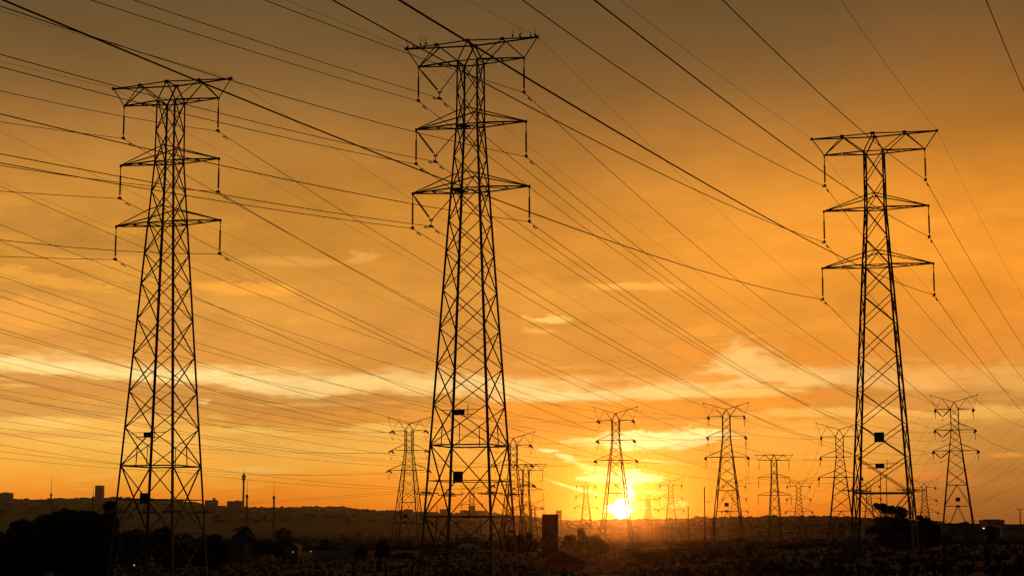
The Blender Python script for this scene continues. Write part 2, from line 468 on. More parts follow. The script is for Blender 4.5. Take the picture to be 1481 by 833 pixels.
for k in range(4200):
    px = rq.uniform(-60, 1540); D = 440 + 1500 * rq.random() ** 1.5
    r = ray(px, 764); p = r * (D / r.y); z = ground(p.x, p.y) if D < .36 * lerp_tab(RD, px) else hill_z(px, (D / lerp_tab(RD, px) - .36) / .64)
    s_ = rq.uniform(.7, 1.9); wd_ = s_ * rq.uniform(1, 3.2)
    for q in range(2):
        clump(w, (p.x + rq.uniform(-1, 1) * wd_ * .8, p.y + rq.uniform(-4, 4), z + rq.uniform(-.2, .3) * s_), wd_ * rq.uniform(.5, .9), wd_, s_ * rq.uniform(.6, 1), rq)
wp_ = w.build('plain_woodland', M['wood_far']); tag(wp_, 'scattered dark scrub and tree belts across the hazy plain', 'woodland', kind='stuff')
tag(wo_, 'rough line of far trees covering the hazy ridge', 'woodland', kind='stuff')

# ------------------------------------------------------------------ pylons
INS = 2.7
ARM = {'T': (4.297, 9.956), 'M': (4.457, 5.0), 'L': (4.708, 0.0)}
PANEL = [10, 7.5, 5, 2.5, 0, -2.5, -4.95, -7.8, -10.7, -13.55, -16.4, -19.35, -24.6, -29.3]

def suspension_pylon(levels, spikes=False, vstrings=False, twin=1.0, plates=True):
    """double-circuit suspension pylon; local z=0 at the foot. levels: heights relative to the lowest arm, the last is the foot."""
    z0 = -levels[-1]
    tw = twin
    def hw(z):
        if z >= 5: return .85 - (z - 5) * .0072
        return .85 + (5 - z) * .0588
    root = empty('lattice_pylon', (0, 0, 0))
    def P(a, l, z): return Vector((a, l, z + z0))
    def C4(z): k = hw(z); return [(-k, -k), (k, -k), (k, k), (-k, k)]
    top = levels[0]
    # four legs
    for sx, sy in ((-1, -1), (1, -1), (1, 1), (-1, 1)):
        m = MB(); zs = [9.956, 5, 0] + [levels[-1]]
        for a, b in zip(zs, zs[1:]):
            wd = .125 if a > 5 else (.14 if a > 0 else .16)
            m.angle(P(sx * hw(a), sy * hw(a), a), P(sx * hw(b), sy * hw(b), b), wd * tw, u=Vector((-sx, 0, 0)), v=Vector((0, -sy, 0)))
        zf = levels[-1]; k = hw(zf)
        m.box(sx * k - .3, sx * k + .3, sy * k - .3, sy * k + .3, -1.2 + .0, .22)
        # climbing step bolts on one pair of legs
        if sx * sy < 0:
            z = levels[-1] + 3
            while z < 9:
                m.bar(P(sx * hw(z), sy * hw(z), z), P(sx * hw(z) + sx * .2, sy * hw(z), z), .022 * tw)
                z += .42
        m.build('leg', M['steel'], root)
    # bracing of the four faces
    m = MB()
    lv = levels
    for a, b in zip(lv, lv[1:]):
        big = (a - b) > 4
        bw = (.085 if big else .07) * tw
        ca, cb = C4(a), C4(b)
        for k in range(4):
            k2 = (k + 1) % 4
            n = Vector(((ca[k][0] + ca[k2][0]), (ca[k][1] + ca[k2][1]), 0)).normalized() * -1
            t = Vector((ca[k2][0] - ca[k][0], ca[k2][1] - ca[k][1], 0)).normalized()
            m.angle(P(*ca[k], a), P(*cb[k2], b), bw, u=t, v=n)
            m.angle(P(*ca[k2], a) + n * .05, P(*cb[k], b) + n * .05, bw, u=t, v=n)
            if b in (-19.35, -24.6, 0, 5) and b != lv[-1]:
                m.angle(P(*cb[k], b), P(*cb[k2], b), .1 * tw if b < -10 else .08 * tw, u=Vector((0, 0, -1)), v=n)
            if a == 10:
                m.angle(P(*ca[k], 9.956), P(*ca[k2], 9.956), .09 * tw, u=Vector((0, 0, -1)), v=n)
            wa, wb = hw(a), hw(b); zx = a - (a - b) * wa / (wa + wb)
            mid = lambda z: P((C4(z)[k][0] + C4(z)[k2][0]) / 2, (C4(z)[k][1] + C4(z)[k2][1]) / 2, z)
            if a == -16.4 and b != lv[-1]:
                m.angle(mid(zx), mid(b), .06 * tw, u=t, v=n)
            if big:
                zm = (a + b) / 2; cm = C4(zm)
                if b == lv[-1]: zm = a - 2.65; cm = C4(zm)
                m.angle(P(*cm[k], zm), P(*cm[k2], zm), .065 * tw, u=Vector((0, 0, -1)), v=n)
                if b == lv[-1]: m.angle(mid(a), mid(zm), .06 * tw, u=t, v=n)
    m.build('bracing', M['steel'], root)
    # lower and middle arms, built as one lattice each side
    for lev in ('M', 'L'):
        al, za = ARM[lev]
        for s in (-1, 1):
            m = MB(); k = hw(za); tip = P(s * al, 0, za); ku = hw(za + 1.05); kc = hw(za + 1.3)
            for l in (-1, 1):
                corner = P(s * k, l * k, za)
                m.angle(tip + Vector((0, l * .03, 0)), corner, .1 * tw, u=Vector((0, 0, 1)), v=Vector((0, -l, 0)))
                m.angle(tip + Vector((0, l * .03, .04)), P(s * ku, l * ku, za + 1.05), .085 * tw, u=Vector((0, 0, -1)), v=Vector((0, -l, 0)))
                m.angle(P(s * ku, l * ku, za + 1.05), P(0, l * kc, za + 1.3), .085 * tw, u=Vector((0, 0, -1)), v=Vector((0, -l, 0)))
            am = (k + al) / 2; lm = k / 2
            m.angle(P(s * am, -lm, za), P(s * am, lm, za), .07 * tw)
            m.angle(P(s * am, lm * s, za), P(s * k, -k * s, za), .06 * tw)
            m.angle(P(s * k, -k, za + .02), P(-s * k, k, za + .02), .06 * tw)
            m.bar(tip + Vector((0, 0, -.12)), tip + Vector((0, 0, .1)), .16 * tw, .12 * tw)
            if s < 0 and spikes:            # working platform plate at the body end of the left arms
                for q in range(5):
                    m.bar(P(-k + .0 + q * .14, -k + .1, za + .05), P(-k + .0 + q * .14, k - .1, za + .05), .12, .03)
            m.build('cross_arm', M['steel'], root)
    # top arm with its zig-zag truss
    m = MB(); al, za = ARM['T']; k = hw(za); pk, zp = 5.362, 11.5
    for s in (-1, 1):
        tip = P(s * al, 0, za); peak = P(s * pk, 0, zp)
        for l in (-1, 1):
            o = Vector((0, l * .03, 0)); mid = P(s * pk / 2, l * k / 2, 11.49); apex = P(0, l * k, 11.51)
            m.angle(tip + o, P(s * k, l * k, za), .1 * tw, u=Vector((0, 0, 1)), v=Vector((0, -l, 0)))
            m.angle(peak + o, mid, .1 * tw, u=Vector((0, 0, -1)), v=Vector((0, -l, 0))); m.angle(mid, apex, .1 * tw, u=Vector((0, 0, -1)), v=Vector((0, -l, 0)))
            m.angle(mid, tip + o, .075 * tw, u=Vector((1, 0, 0)), v=Vector((0, -l, 0)))
            m.angle(mid, P(s * k, l * k, za), .075 * tw, u=Vector((1, 0, 0)), v=Vector((0, -l, 0)))
            m.angle(apex, P(s * k, l * k, za), .1 * tw, u=Vector((1, 0, 0)), v=Vector((0, -l, 0)))
        m.angle(peak, tip, .08 * tw, u=Vector((1, 0, 0)), v=Vector((0, 1, 0)))
        am = (k + al) / 2; lm = k / 2
        m.angle(P(s * am, -lm, za), P(s * am, lm, za), .07 * tw)
        m.angle(P(s * pk / 2, -k / 2, 11.49), P(s * pk / 2, k / 2, 11.49), .08 * tw)
        m.angle(P(s * am, lm * s, za), P(s * k, -k * s, za), .06 * tw)
        m.bar(peak + Vector((0, -.12, 0)), peak + Vector((0, .12, 0)), .2 * tw, .2 * tw)
        m.bar(tip + Vector((0, 0, -.12)), tip + Vector((0, 0, .08)), .14 * tw, .12 * tw)
        m.bar(P(s * pk / 2 - .16, -k / 2, 11.49), P(s * pk / 2 + .16, -k / 2, 11.49), .03, .26)
    m.angle(P(0, -k, 11.51), P(0, k, 11.51), .08 * tw)
    for l in (-1, 1): m.bar(P(-.2, l * k, 11.5), P(.2, l * k, 11.5), .03, .24)
    m.build('top_cross_arm', M['steel'], root)
    # insulator strings
    for lev in 'TML':
        al, za = ARM[lev]
        for s in (-1, 1):
            string_part(root, P(s * al, 0, za - .1), P(s * al, 0, za - INS), tw)
    if vstrings:
        for lev, av in (('T', -2.55), ('M', -2.85), ('L', -3.18)):
            al, za = ARM[lev]
            node = P(av, 0, za - 2.15)
            string_part(root, P(-al + .05, 0, za - .12), node, tw, clamp=False, link=.34)
            m = MB(); k = hw(za)
            m.tube([node, P(-k, 0, za - .1)], .035, 6)
            m.build('tie_rod', M['steel'], root)
            m = MB()
            m.bar(node + Vector((-.16, 0, 0)), node + Vector((.16, 0, 0)), .06, .1); m.tube([node, node - Vector((0, 0, .42))], .035, 5)
            m.bar(node + Vector((0, -.28, -.46)), node + Vector((0, .28, -.46)), .12, .14); m.bar(node + Vector((-.2, 0, -.5)), node + Vector((.2, 0, -.5)), .1, .08)
            m.build('yoke_clamp', M['steel'], root)
    # anti-climb spikes round each leg
    zg = levels[-1] + (6.35 if levels[-1] < -27 else 5.75)
    for sx, sy in ((-1, -1), (1, -1), (1, 1), (-1, 1)):
        m = MB(); c = P(sx * hw(zg), sy * hw(zg), zg)
        m.bar(c + Vector((-.95, .02, 0)), c + Vector((.95, .02, .02)), .1 * tw, .07 * tw); m.bar(c + Vector((.02, -.95, .09)), c + Vector((.02, .95, .09)), .1 * tw, .07 * tw)
        m.bar(c + Vector((-.34, -.34, -.08)), c + Vector((.34, .34, -.08)), .3 * tw, .05)
        for q in range(-4, 5):
            m.bar(c + Vector((q * .22, 0, -.02)), c + Vector((q * .22, 0, .16)), .02); m.bar(c + Vector((0, q * .22, .06)), c + Vector((0, q * .22, .24)), .02)
        m.build('anti_climb_guard', M['steel'], root)
    if plates:
        for zc, wd, hh, rails in plates:
            m = MB(); k = hw(zc) + .08
            m.bar(P(-wd / 2, -k, zc), P(wd / 2, -k, zc), .03, hh)
            m.bar(P(-wd / 2 + .03, -k + .03, zc + hh * .3), P(wd / 2 - .03, -k + .03, zc + hh * .3), .04, .05)
            m.build('number_plate', M['plate'], root)
            if rails:
                m = MB()
                for zz in (zc + hh / 2, zc - hh / 2):
                    q = 1.5 if zz > zc else 1.05
                    m.bar(P(-q, -k + .05, zz), P(q, -k + .05, zz), .05)
                m.bar(P(wd * .8, -k + .04, zc - .3), P(wd * .8, -k + .04, zc + .55), .045)
                m.build('plate_rail', M['steel'], root)
    if spikes:
        for s in (-1, 1):
            for q in range(5):
                a = s * (5.2 - q * .42 - (.3 if q == 2 else 0)); m = MB(); l = hw(za) * (1 - abs(a) / pk) * (1 if q % 2 else -1)
                b = P(a, l, 11.55)
                m.bar(b, b + Vector((0, 0, .2)), .1, .1)
                for j in range(7):
                    m.bar(b + Vector((0, 0, .24)), b + Vector((random.uniform(-.22, .22), random.uniform(-.2, .2), random.uniform(.5, .85))), .006)
                m.build('bird_spike', M['plate'], root)
    return root

def string_part(root, p, q, tw, clamp=True, link=.7):
    d = (q - p); L = d.length; d.normalize()
    m = MB()
    # hanging links, then the stack of sheds, then the lower fitting
    e = .3 if clamp else .3
    m.tube([p, p + d * link], .022 * tw, 5)
    for k in range(3): m.lathe([(.02, 0), (.05 * tw, .04), (.05 * tw, .12), (.02, .16)], p + d * (.06 + k * link / 3.2), d, 6)
    prof = []
    n = 13; z = link; dz = (L - link - e) / n
    for k in range(n):
        prof += [(.045 * tw, z), (.088 * tw, z + dz * .35), (.092 * tw, z + dz * .6), (.05 * tw, z + dz * .75)]; z += dz
    m.lathe(prof, p, d, 8)
    m.tube([p + d * (L - e), q], .03 * tw, 5)
    o = m.build('insulator_string', M['glass'], root)
    if clamp:
        m = MB()
        m.bar(q + Vector((0, -.26, .0)), q + Vector((0, .26, 0)), .1 * tw, .13 * tw); m.bar(q + Vector((-.1, 0, .06)), q + Vector((.1, 0, .06)), .1 * tw, .16 * tw)
        m.build('wire_clamp', M['steel'], o)
    return o

SA = {'T': (4.45, 10.0), 'M': (4.7, 5.0), 'L': (5.24, 0.0)}
SH = 22.4
def strain_pylon(vstrings=False, tw=1.0):
    """angle pylon with raised earth-wire horns; insulators pull along the line."""
    root = empty('strain_pylon', (0, 0, 0))
    def hw(z): return .95 if z >= 5 else (.95 + (5 - z) * .112 if z > 0 else 1.51 - z * .115)
    def P(a, l, z): return Vector((a, l, z + SH))
    def C4(z): k = hw(z); return [(-k, -k), (k, -k), (k, k), (-k, k)]
    for sx, sy in ((-1, -1), (1, -1), (1, 1), (-1, 1)):
        m = MB()
        zs = [10, 5, 0, -SH]
        for a, b in zip(zs, zs[1:]):
            m.angle(P(sx * hw(a), sy * hw(a), a), P(sx * hw(b), sy * hw(b), b), (.16 if a > 0 else .24) * tw, u=Vector((-sx, 0, 0)), v=Vector((0, -sy, 0)))
        k = hw(-SH); m.box(sx * k - .35, sx * k + .35, sy * k - .35, sy * k + .35, -1.5, .25)
        m.build('leg', M['steel'], root)
    m = MB(); lv = [10, 8.2, 6.5, 5, 3.3, 1.6, 0, -2.2, -4.8, -8.2, -13.2, -SH]
    for a, b in zip(lv, lv[1:]):
        ca, cb = C4(a), C4(b)
        for k in range(4):
            k2 = (k + 1) % 4; n = Vector((ca[k][0] + ca[k2][0], ca[k][1] + ca[k2][1], 0)).normalized() * -1; t = Vector((ca[k2][0] - ca[k][0], ca[k2][1] - ca[k][1], 0)).normalized()
            bw = (.09 if b > -8 else .11) * tw
            if b > -13:
                m.angle(P(*ca[k], a), P(*cb[k2], b), bw, u=t, v=n); m.angle(P(*ca[k2], a) + n * .06, P(*cb[k], b) + n * .06, bw, u=t, v=n)
            else:               # open K panels between the feet
                top = P((ca[k][0] + ca[k2][0]) / 2, (ca[k][1] + ca[k2][1]) / 2, a)
                m.angle(top, P(*cb[k], b), bw, u=t, v=n); m.angle(top, P(*cb[k2], b), bw, u=t, v=n)
                zz = (a + b) / 2; cm = C4(zz)
                if b == -SH:
                    for kk, ss in ((k, .5), (k2, .5)):
                        m.angle(P(*cm[kk], zz), top.lerp(P(*cb[kk], b), .5), .08 * tw, u=t, v=n)
            if b in (5, 0, -8.2, -13.2):
                m.angle(P(*cb[k], b), P(*cb[k2], b), .1 * tw, u=Vector((0, 0, -1)), v=n)
    m.build('bracing', M['steel'], root)
    for lev in ('M', 'L'):
        al, za = SA[lev]
        for s in (-1, 1):
            m = MB(); k = hw(za); ku = hw(za + 1.6); tip = P(s * al, 0, za)
            for l in (-1, 1):
                m.angle(tip + Vector((0, l * .04, 0)), P(s * k, l * k, za), .12 * tw); m.angle(tip + Vector((0, l * .04, .05)), P(s * ku, l * ku, za + 1.6), .09 * tw)
            am = (al + k) / 2; m.angle(P(s * am, -k / 2, za), P(s * am, k / 2, za), .08 * tw)
            m.build('cross_arm', M['steel'], root)
    m = MB(); al, za = SA['T']; k = hw(10)
    for s in (-1, 1):
        tip = P(s * al, 0, 10); peak = P(s * 5.56, 0, 13.35); apx = P(0, 0, 11.72)
        mid = apx.lerp(peak, .52)
        for l in (-1, 1):
            o = Vector((0, l * .05, 0))
            m.angle(tip + o, P(s * k, l * k, 10), .12 * tw)
            m.angle(P(0, l * .3, 11.72), P(s * k, l * k, 10), .12 * tw)
            m.angle(P(0, l * .3, 11.72), mid + o * 3, .11 * tw); m.angle(mid + o * 3, peak + o, .11 * tw)
            m.angle(mid + o, P(s * k, l * k, 10), .08 * tw)
        m.angle(mid, tip, .08 * tw); m.angle(peak, tip, .07 * tw)
        m.bar(peak + Vector((0, -.15, 0)), peak + Vector((0, .15, 0)), .24, .2)
    m.build('top_cross_arm', M['steel'], root)
    for lev in 'TML':
        al, za = SA[lev]
        for s in (-1, 1):
            m = MB(); tip = P(s * al, 0, za)
            for l in (-1, 1):
                for q in (-.12, .12):
                    a0 = tip + Vector((q, l * .2, -.05)); a1 = tip + Vector((q - l * .06, l * 2.3, -.62)); d = (a1 - a0)
                    prof = []
                    for j in range(9): prof += [(.05, .3 + j * .2), (.13, .36 + j * .2), (.06, .46 + j * .2)]
                    m.tube([a0, a1], .03, 5); m.lathe(prof, a0, d, 7)
                m.bar(a1 + Vector((-.2, 0, 0)), a1 + Vector((.2, 0, 0)), .12, .1)
            o = m.build('insulator_string', M['glass'], root)
            j = MB()                                     # slack jumper loop under the arm
            pts = [tip + Vector((0, l * 2.3, -.62 - 1.5 * (1 - l * l))) for l in [q / 6 for q in range(-6, 7)]]
            j.tube(pts, .024, 5); j.build('jumper_loop', M['wire'], o)
            hgr = MB(); hgr.tube([tip, tip - Vector((0, 0, 2.15))], .022, 5); hgr.bar(tip - Vector((0, 0, 2.35)), tip - Vector((0, 0, 2.1)), .16)
            hgr.build('jumper_weight', M['steel'], o)
    if vstrings:
        for lev in 'TML':
            al, za = SA[lev]; k = hw(za)
            node = P(-(al + k) / 2 - .15, 0, za - 1.9)
            for p in (P(-al, 0, za - .1), P(-k, 0, za - .1)):
                string_part(root, p, node, 1.9, clamp=False, link=.3)
            m = MB(); m.tube([node, node - Vector((0, 0, .7))], .03, 5); m.bar(node - Vector((.2, 0, .8)), node + Vector((.2, 0, -.8)), .16)
            m.tube([node + Vector((q * 1.6 / 6, 0, -.75 + .9 * (q / 6) ** 2)) for q in range(0, 7)], .035, 5)
            m.build('yoke_clamp', M['steel'], root)
    for sx, sy in ((-1, -1), (1, -1), (1, 1), (-1, 1)):
        m = MB(); zg = -SH + 5.6; c = P(sx * hw(zg), sy * hw(zg), zg)
        m.bar(c + Vector((-.9, .02, 0)), c + Vector((.9, .02, 0)), .12, .09); m.bar(c + Vector((.02, -.9, .1)), c + Vector((.02, .9, .1)), .12, .09)
        m.build('anti_climb_guard', M['steel'], root)
    for zc, wd, hh in ((-11.7, 1.05, .95), (-13.3, .95, .5)):
        m = MB(); k = hw(zc); m.bar(P(-wd / 2, -k - .05, zc), P(wd / 2, -k - .05, zc), .04, hh); m.bar(P(-wd / 2 + .05, -k + .0, zc), P(wd / 2 - .05, -k + .0, zc), .04, .06)
        m.build('number_plate', M['plate'], root)
    return root

TH = -.32                 # heading of the three foreground lines (Blender z rotation)
PL = {}
full = PANEL
pc = suspension_pylon(full, spikes=True, vstrings=True, plates=[(-21.75, .75, .82, False), (-17.0, .8, .36, True)])
PL['C'] = (pc, Vector((-3.1642, 131.469, 25.4686 + EYE - 29.3)), TH)
pl = suspension_pylon(full, plates=[(-21.9, .72, .8, False), (-17.0, .72, .36, True)])
PL['L'] = (pl, Vector((-27.6195, 139.0208, 24.206 + EYE - 29.3)), TH)
pr = suspension_pylon(PANEL[:-2] + [-24.9], plates=[(-14.75, .82, .82, False), (-17.15, .74, .36, True)])
PL['R'] = (pr, Vector((31.3968, 149.4196, 22.3143 + EYE - 24.9)), TH)
for k in 'CLR':
    o, p, a = PL[k]; o.location = p; o.rotation_euler = (0, 0, a)
tag(pc, 'tallest pylon, in the middle, with bird spikes on top and doubled left strings', 'pylon', 'foreground suspension pylons')
tag(pl, 'big pylon at the left whose legs stand against the dark trees', 'pylon', 'foreground suspension pylons')
tag(pr, 'big pylon at the right with a flat-topped tree behind its legs', 'pylon', 'foreground suspension pylons')

# strain pylons: photo column, row of the top arm, distance, heading, label
ROW = {
 'A': (591.8, 622.4, 450, -.21, 'hazy horned pylon just left of the tallest pylon\'s legs'),
 'B': (742.5, 643.2, 447, -.21, 'horned pylon seen through the right-hand legs of the tallest pylon'),
 'S': (890.5, 607.5, 443, -.21, 'horned pylon straddling the setting sun'),
 'D': (1050.3, 601.8, 435, -.21, 'large horned pylon right of the sun, beside two bare poles'),
 'E': (1214.0, 631, 435, -.21, 'horned pylon partly behind the left legs of the big right-hand pylon'),
 'F': (1380.2, 591.2, 424, -.21, 'horned pylon at far right by a warehouse, doubled left strings'),
 'a': (682.5, 712.5, 810, -.1, 'small horned pylon framed between the front legs of the tallest pylon'),
 'b': (771.0, 733.0, 800, -.3, 'tiny horned pylon above left of the dark billboard'),
 's': (847.3, 702.4, 830, -.13, 'small horned pylon between the billboard and the sun'),
 'c': (937.0, 721.3, 880, -.6, 'tiny turned horned pylon just right of the sun'),
 'd': (970.0, 701.3, 726, -.13, 'small horned pylon left of the shorter bare pole'),
 'e': (1062.0, 703, 720, -.13, 'small horned pylon seen through the large horned pylon right of the sun'),
 'f': (1154.7, 702.7, 706, -.13, 'small horned pylon right of the small T-topped pylon'),
 'g': (1256.0, 702.5, 715, -.13, 'small horned pylon rising behind the flat-topped tree, left half'),
 'h': (1336.5, 704.3, 710, -.13, 'small horned pylon between the flat-topped tree and the far-right pylon'),
}
proto = strain_pylon(); proto_v = strain_pylon(vstrings=True)
used = False
for k, (px, py, D, a, lab) in ROW.items():
    if k == 'F': o = proto_v
    elif not used: o = proto; used = True
    else: o = copy_tree(proto)
    p = at(px, py, D); base = Vector((p.x, p.y, p.z - SH - 10))
    o.location = base; o.rotation_euler = (0, 0, a)
    tag(o, lab, 'pylon', 'horned pylons receding over the veld')
    if k in 'Sabscdefgh':
        for ch in children(o):
            if ch.name.startswith('number_plate'): bpy.data.objects.remove(ch, do_unlink=True)
    PL[k] = (o, base, a)
# smaller T-topped pylons
short = PANEL[:-3] + [-17.0] if False else PANEL[:9] + [-13.55, -18.0]
pt = suspension_pylon(short, twin=1.25, plates=False)
TT = {'t': (1119.2, 665.3, 508, -.02, 'small T-topped pylon right of the large horned pylon, hanging strings'),
      'u': (760.5, 680.0, 452, -.2, 'T-topped pylon in the clutter right of the tallest pylon\'s legs'),
      'w': (318.0, 752.5, 1360, .1, 'tiny T-topped pylon low against the hill, left of the palm')}
first = True
for k, (px, py, D, a, lab) in TT.items():
    o = pt if first else copy_tree(pt); first = False
    p = at(px, py, D); base = Vector((p.x, p.y, p.z - 9.956 - 18.0))
    o.location = base; o.rotation_euler = (0, 0, a); tag(o, lab, 'pylon', 'small T-topped pylons')
    PL[k] = (o, base, a)

# ------------------------------------------------------------------ wires
from mathutils import Matrix
def loc(k, v):
    o, p, a = PL[k]; return p + Matrix.Rotation(a, 3, 'Z') @ Vector(v)
FOOT = {'C': 29.3, 'L': 29.3, 'R': 24.9, 't': 18, 'u': 18, 'w': 18}
def anchor(k, lev, s, side=1):
    """where the wire of arm lev, side s meets pylon k; side +1 = away from the viewer"""
    if k in FOOT:
        f = FOOT[k]
        if lev == 'E': return loc(k, (s * 5.36, 0, 11.55 + f))
        if lev in 'tml':
            av, za = {'t': (-2.55, 9.956), 'm': (-2.85, 5), 'l': (-3.18, 0)}[lev]; return loc(k, (av, 0, za - 2.62 + f))
        al, za = ARM[lev]; return loc(k, (s * al, 0, za - INS + f))
    if lev == 'E': return loc(k, (s * 5.56, 0, 13.35 + SH))
    if lev in 'tml':
        al, za = SA[lev.upper()]; return loc(k, (-(al + 1) / 2 - .15, 0, za - 2.7 + SH))
    al, za = SA[lev]; return loc(k, (s * al, side * 2.3, za - .62 + SH))
def span(p, q, c, r, name, label, group, dampers=()):
    L = math.hypot(q.x - p.x, q.y - p.y); m = MB(); n = max(14, int(L / 7)); pts = []
    for i in range(n + 1):
        t = i / n; v = p.lerp(q, t); v.z += c * L * L * t * (t - 1); pts.append(v)
    m.tube(pts, r, 5)
    o = m.build(name, M['wire']); tag(o, label, 'wire', group)
    for dist in dampers:
        t = dist / L; v = p.lerp(q, t); v.z += c * L * L * t * (t - 1)
        d = (q - p); d.z += c * L * L * (2 * t - 1); d.normalize()
        b = MB(); c0 = v + Vector((0, 0, -.13))
        b.bar(v + Vector((0, 0, .03)), c0, .05); b.tube([c0 - d * .26, c0 + d * .26], .014, 5)
        b.tube([c0 - d * .33, c0 - d * .16], .052, 6); b.tube([c0 + d * .16, c0 + d * .33], .052, 6)
        b.build('vibration_damper', M['steel'], o)
    return o
WORD = {('T', -1): 'top left arm', ('T', 1): 'top right arm', ('M', -1): 'middle left arm', ('M', 1): 'middle right arm', ('L', -1): 'bottom left arm', ('L', 1): 'bottom right arm',
        ('E', -1): 'left head tip', ('E', 1): 'right head tip', ('t', -1): 'top slanted string', ('m', -1): 'middle slanted string', ('l', -1): 'bottom slanted string'}
WHO = {'C': 'tallest pylon', 'L': 'big left pylon', 'R': 'big right pylon', 'A': 'horned pylon left of tallest pylon', 'B': 'horned pylon behind tallest pylon', 'S': 'horned pylon astride the sun', 'D': 'horned pylon by bare poles',
       'E': 'horned pylon behind big right pylon', 'F': 'far-right horned pylon', 'u': 'T-topped pylon near tallest pylon'}
KEYS = [(l, s) for l in 'TML' for s in (-1, 1)]
EW = [('E', -1), ('E', 1)]
RC, RE = .0235, .011
lx, ly = sin(.32), cos(.32)
def nm(lev): return 'earth_wire' if lev == 'E' else 'power_line'
def kindword(lev): return 'Earth wire' if lev == 'E' else 'Conductor'
BACK = {  # slope and curvature of each span toward the viewer
 ('L', 'T', -1): (-.1469, .0004), ('L', 'M', -1): (-.152, .0004), ('L', 'T', 1): (-.155, .00095), ('L', 'M', 1): (-.149, .00085), ('L', 'L', -1): (-.1366, .0004), ('L', 'L', 1): (-.1500, .0011),
 ('C', 'L', -1): (-.1182, .00028), ('C', 'M', -1): (-.1305, .00036), ('C', 'T', -1): (-.1278, .0002), ('C', 'T', 1): (-.1407, .00033), ('C', 'M', 1): (-.1441, .00046), ('C', 'L', 1): (-.1274, .00036),
 ('R', 'T', -1): (-.1300, .0004), ('R', 'M', -1): (-.1085, .00025), ('R', 'L', -1): (-.1020, .00027), ('R', 'T', 1): (-.1314, .00026), ('R', 'M', 1): (-.1160, .0002), ('R', 'L', 1): (-.1023, .0002),
 ('C', 't', -1): (-.1278, .0002), ('C', 'm', -1): (-.1305, .00036), ('C', 'l', -1): (-.1182, .00028)}
for k in 'LCR':
    for lev, s in KEYS + EW + ([('t', -1), ('m', -1), ('l', -1)] if k == 'C' else []):
        p = anchor(k, lev, s)
        b, c = BACK.get((k, lev, s), (-.115, .00022))
        S = 190.0; q = p + Vector((-lx * S, -ly * S, b * S + c * S * S))
        span(p, q, c, RE if lev == 'E' else RC, nm(lev), f'{kindword(lev)} from {WHO[k]}\'s {WORD[lev, s]} rising toward the viewer\'s side, upper left', 'wires running toward the viewer', (1.1,) if lev != 'E' and (k == 'R' or lev in 'tml') else ())
# forward spans to the horned pylons
PL['O'] = (None, PL['F'][1] + Vector((25.5, -8.0, .3)), -.21)       # next pylon of the right-hand line stands outside the picture
for k, t in (('L', 'E'), ('C', 'F'), ('R', 'O')):
    for lev, s in KEYS + EW + ([('t', -1), ('m', -1), ('l', -1)] if k == 'C' else []):
        p, q = anchor(k, lev, s), anchor(t, lev, s, -1)
        c = {'L': .00028, 'C': .00025, 'R': .00026}[k] * (.8 if lev == 'E' else 1)
        to = 'past the right edge' if t == 'O' else 'to ' + WHO[t]
        span(p, q, c, RE if lev == 'E' else RC, nm(lev), f'{kindword(lev)} from {WHO[k]}\'s {WORD[lev, s]} {to}', 'wires running away to the horned pylons', (1.2,) if lev != 'E' else ())
# lines arriving from outside the left edge
for i, t in enumerate('DSBA'):
    off = PL['L'][1] + Vector((-cos(.32) * 27 * (i + 1), sin(.32) * 27 * (i + 1), -.2 * (i + 1)))
    PL['X'] = (None, off, TH); FOOT['X'] = 29.3
    for lev, s in KEYS + EW:
        p, q = anchor('X', lev, s), anchor(t, lev, s, -1)
        span(p, q, .00027 * (.8 if lev == 'E' else 1), RE if lev == 'E' else RC, nm(lev), f'{kindword(lev)} from left edge to {WORD[lev, s]} of {WHO[t]}', 'wires entering from the left edge')
# horned row to the smaller row behind
NEXT = {'A': ('b', 'one above billboard'), 'B': ('s', 'one beside billboard'), 'S': ('d', 'one left of poles'), 'D': ('e', 'one behind it'), 'E': ('f', 'one by T-topped pylon'), 'F': ('g', 'one behind flat-topped tree'), 'O': ('h', 'horned pylon right of flat-topped tree')}
for k, (t, tw_) in NEXT.items():
    for lev, s in KEYS + EW:
        p, q = anchor(k, lev, s), anchor(t, lev, s, -1)
        fr = 'from right edge' if k == 'O' else 'from ' + WHO[k].replace(' pylon', '', 1 if k in 'AB' else 0)
        if k in 'AB': fr = 'from horned pylon ' + ('left of' if k == 'A' else 'behind') + ' tallest'
        if k == 'E': fr = 'from horned pylon behind big right'
        span(p, q, .00032, .013 if lev == 'E' else RC, nm(lev), f'Faint {"wire" if lev == "E" else "line"} {fr} to {tw_}, {WORD[lev, s]}', 'distant wires between the horned pylons')
# nearly level lines low across the left half
for lev, s in KEYS:
    p = anchor('u', lev, s); q = anchor('u', lev, s) + Vector((-395, 190, 1.5))
    span(p, q, .00018, RC, 'power_line', f'Nearly level line going left from {WORD[lev, s]} of T-topped pylon by tallest', 'low wires across the left half')
# one conductor of a further line crossing the top right corner
ra, rb = ray(1431, 0), ray(1481, 122)
def on_plane(r, a):          # point of the ray on the vertical plane  x cos - y sin = a  of that line
    t = a / (r.x * cos(.32) - r.y * sin(.32)); return r * t + Vector((0, 0, EYE))
A4 = -3.4
pa, pb = on_plane(ra, A4), on_plane(rb, A4)
d4 = (pb - pa); d4 = d4 / math.hypot(d4.x, d4.y)
span(pa - d4 * 40, pb + d4 * 60, .0001, RC, 'power_line', 'Thick near power line cutting across the top right corner', 'wires running toward the viewer')

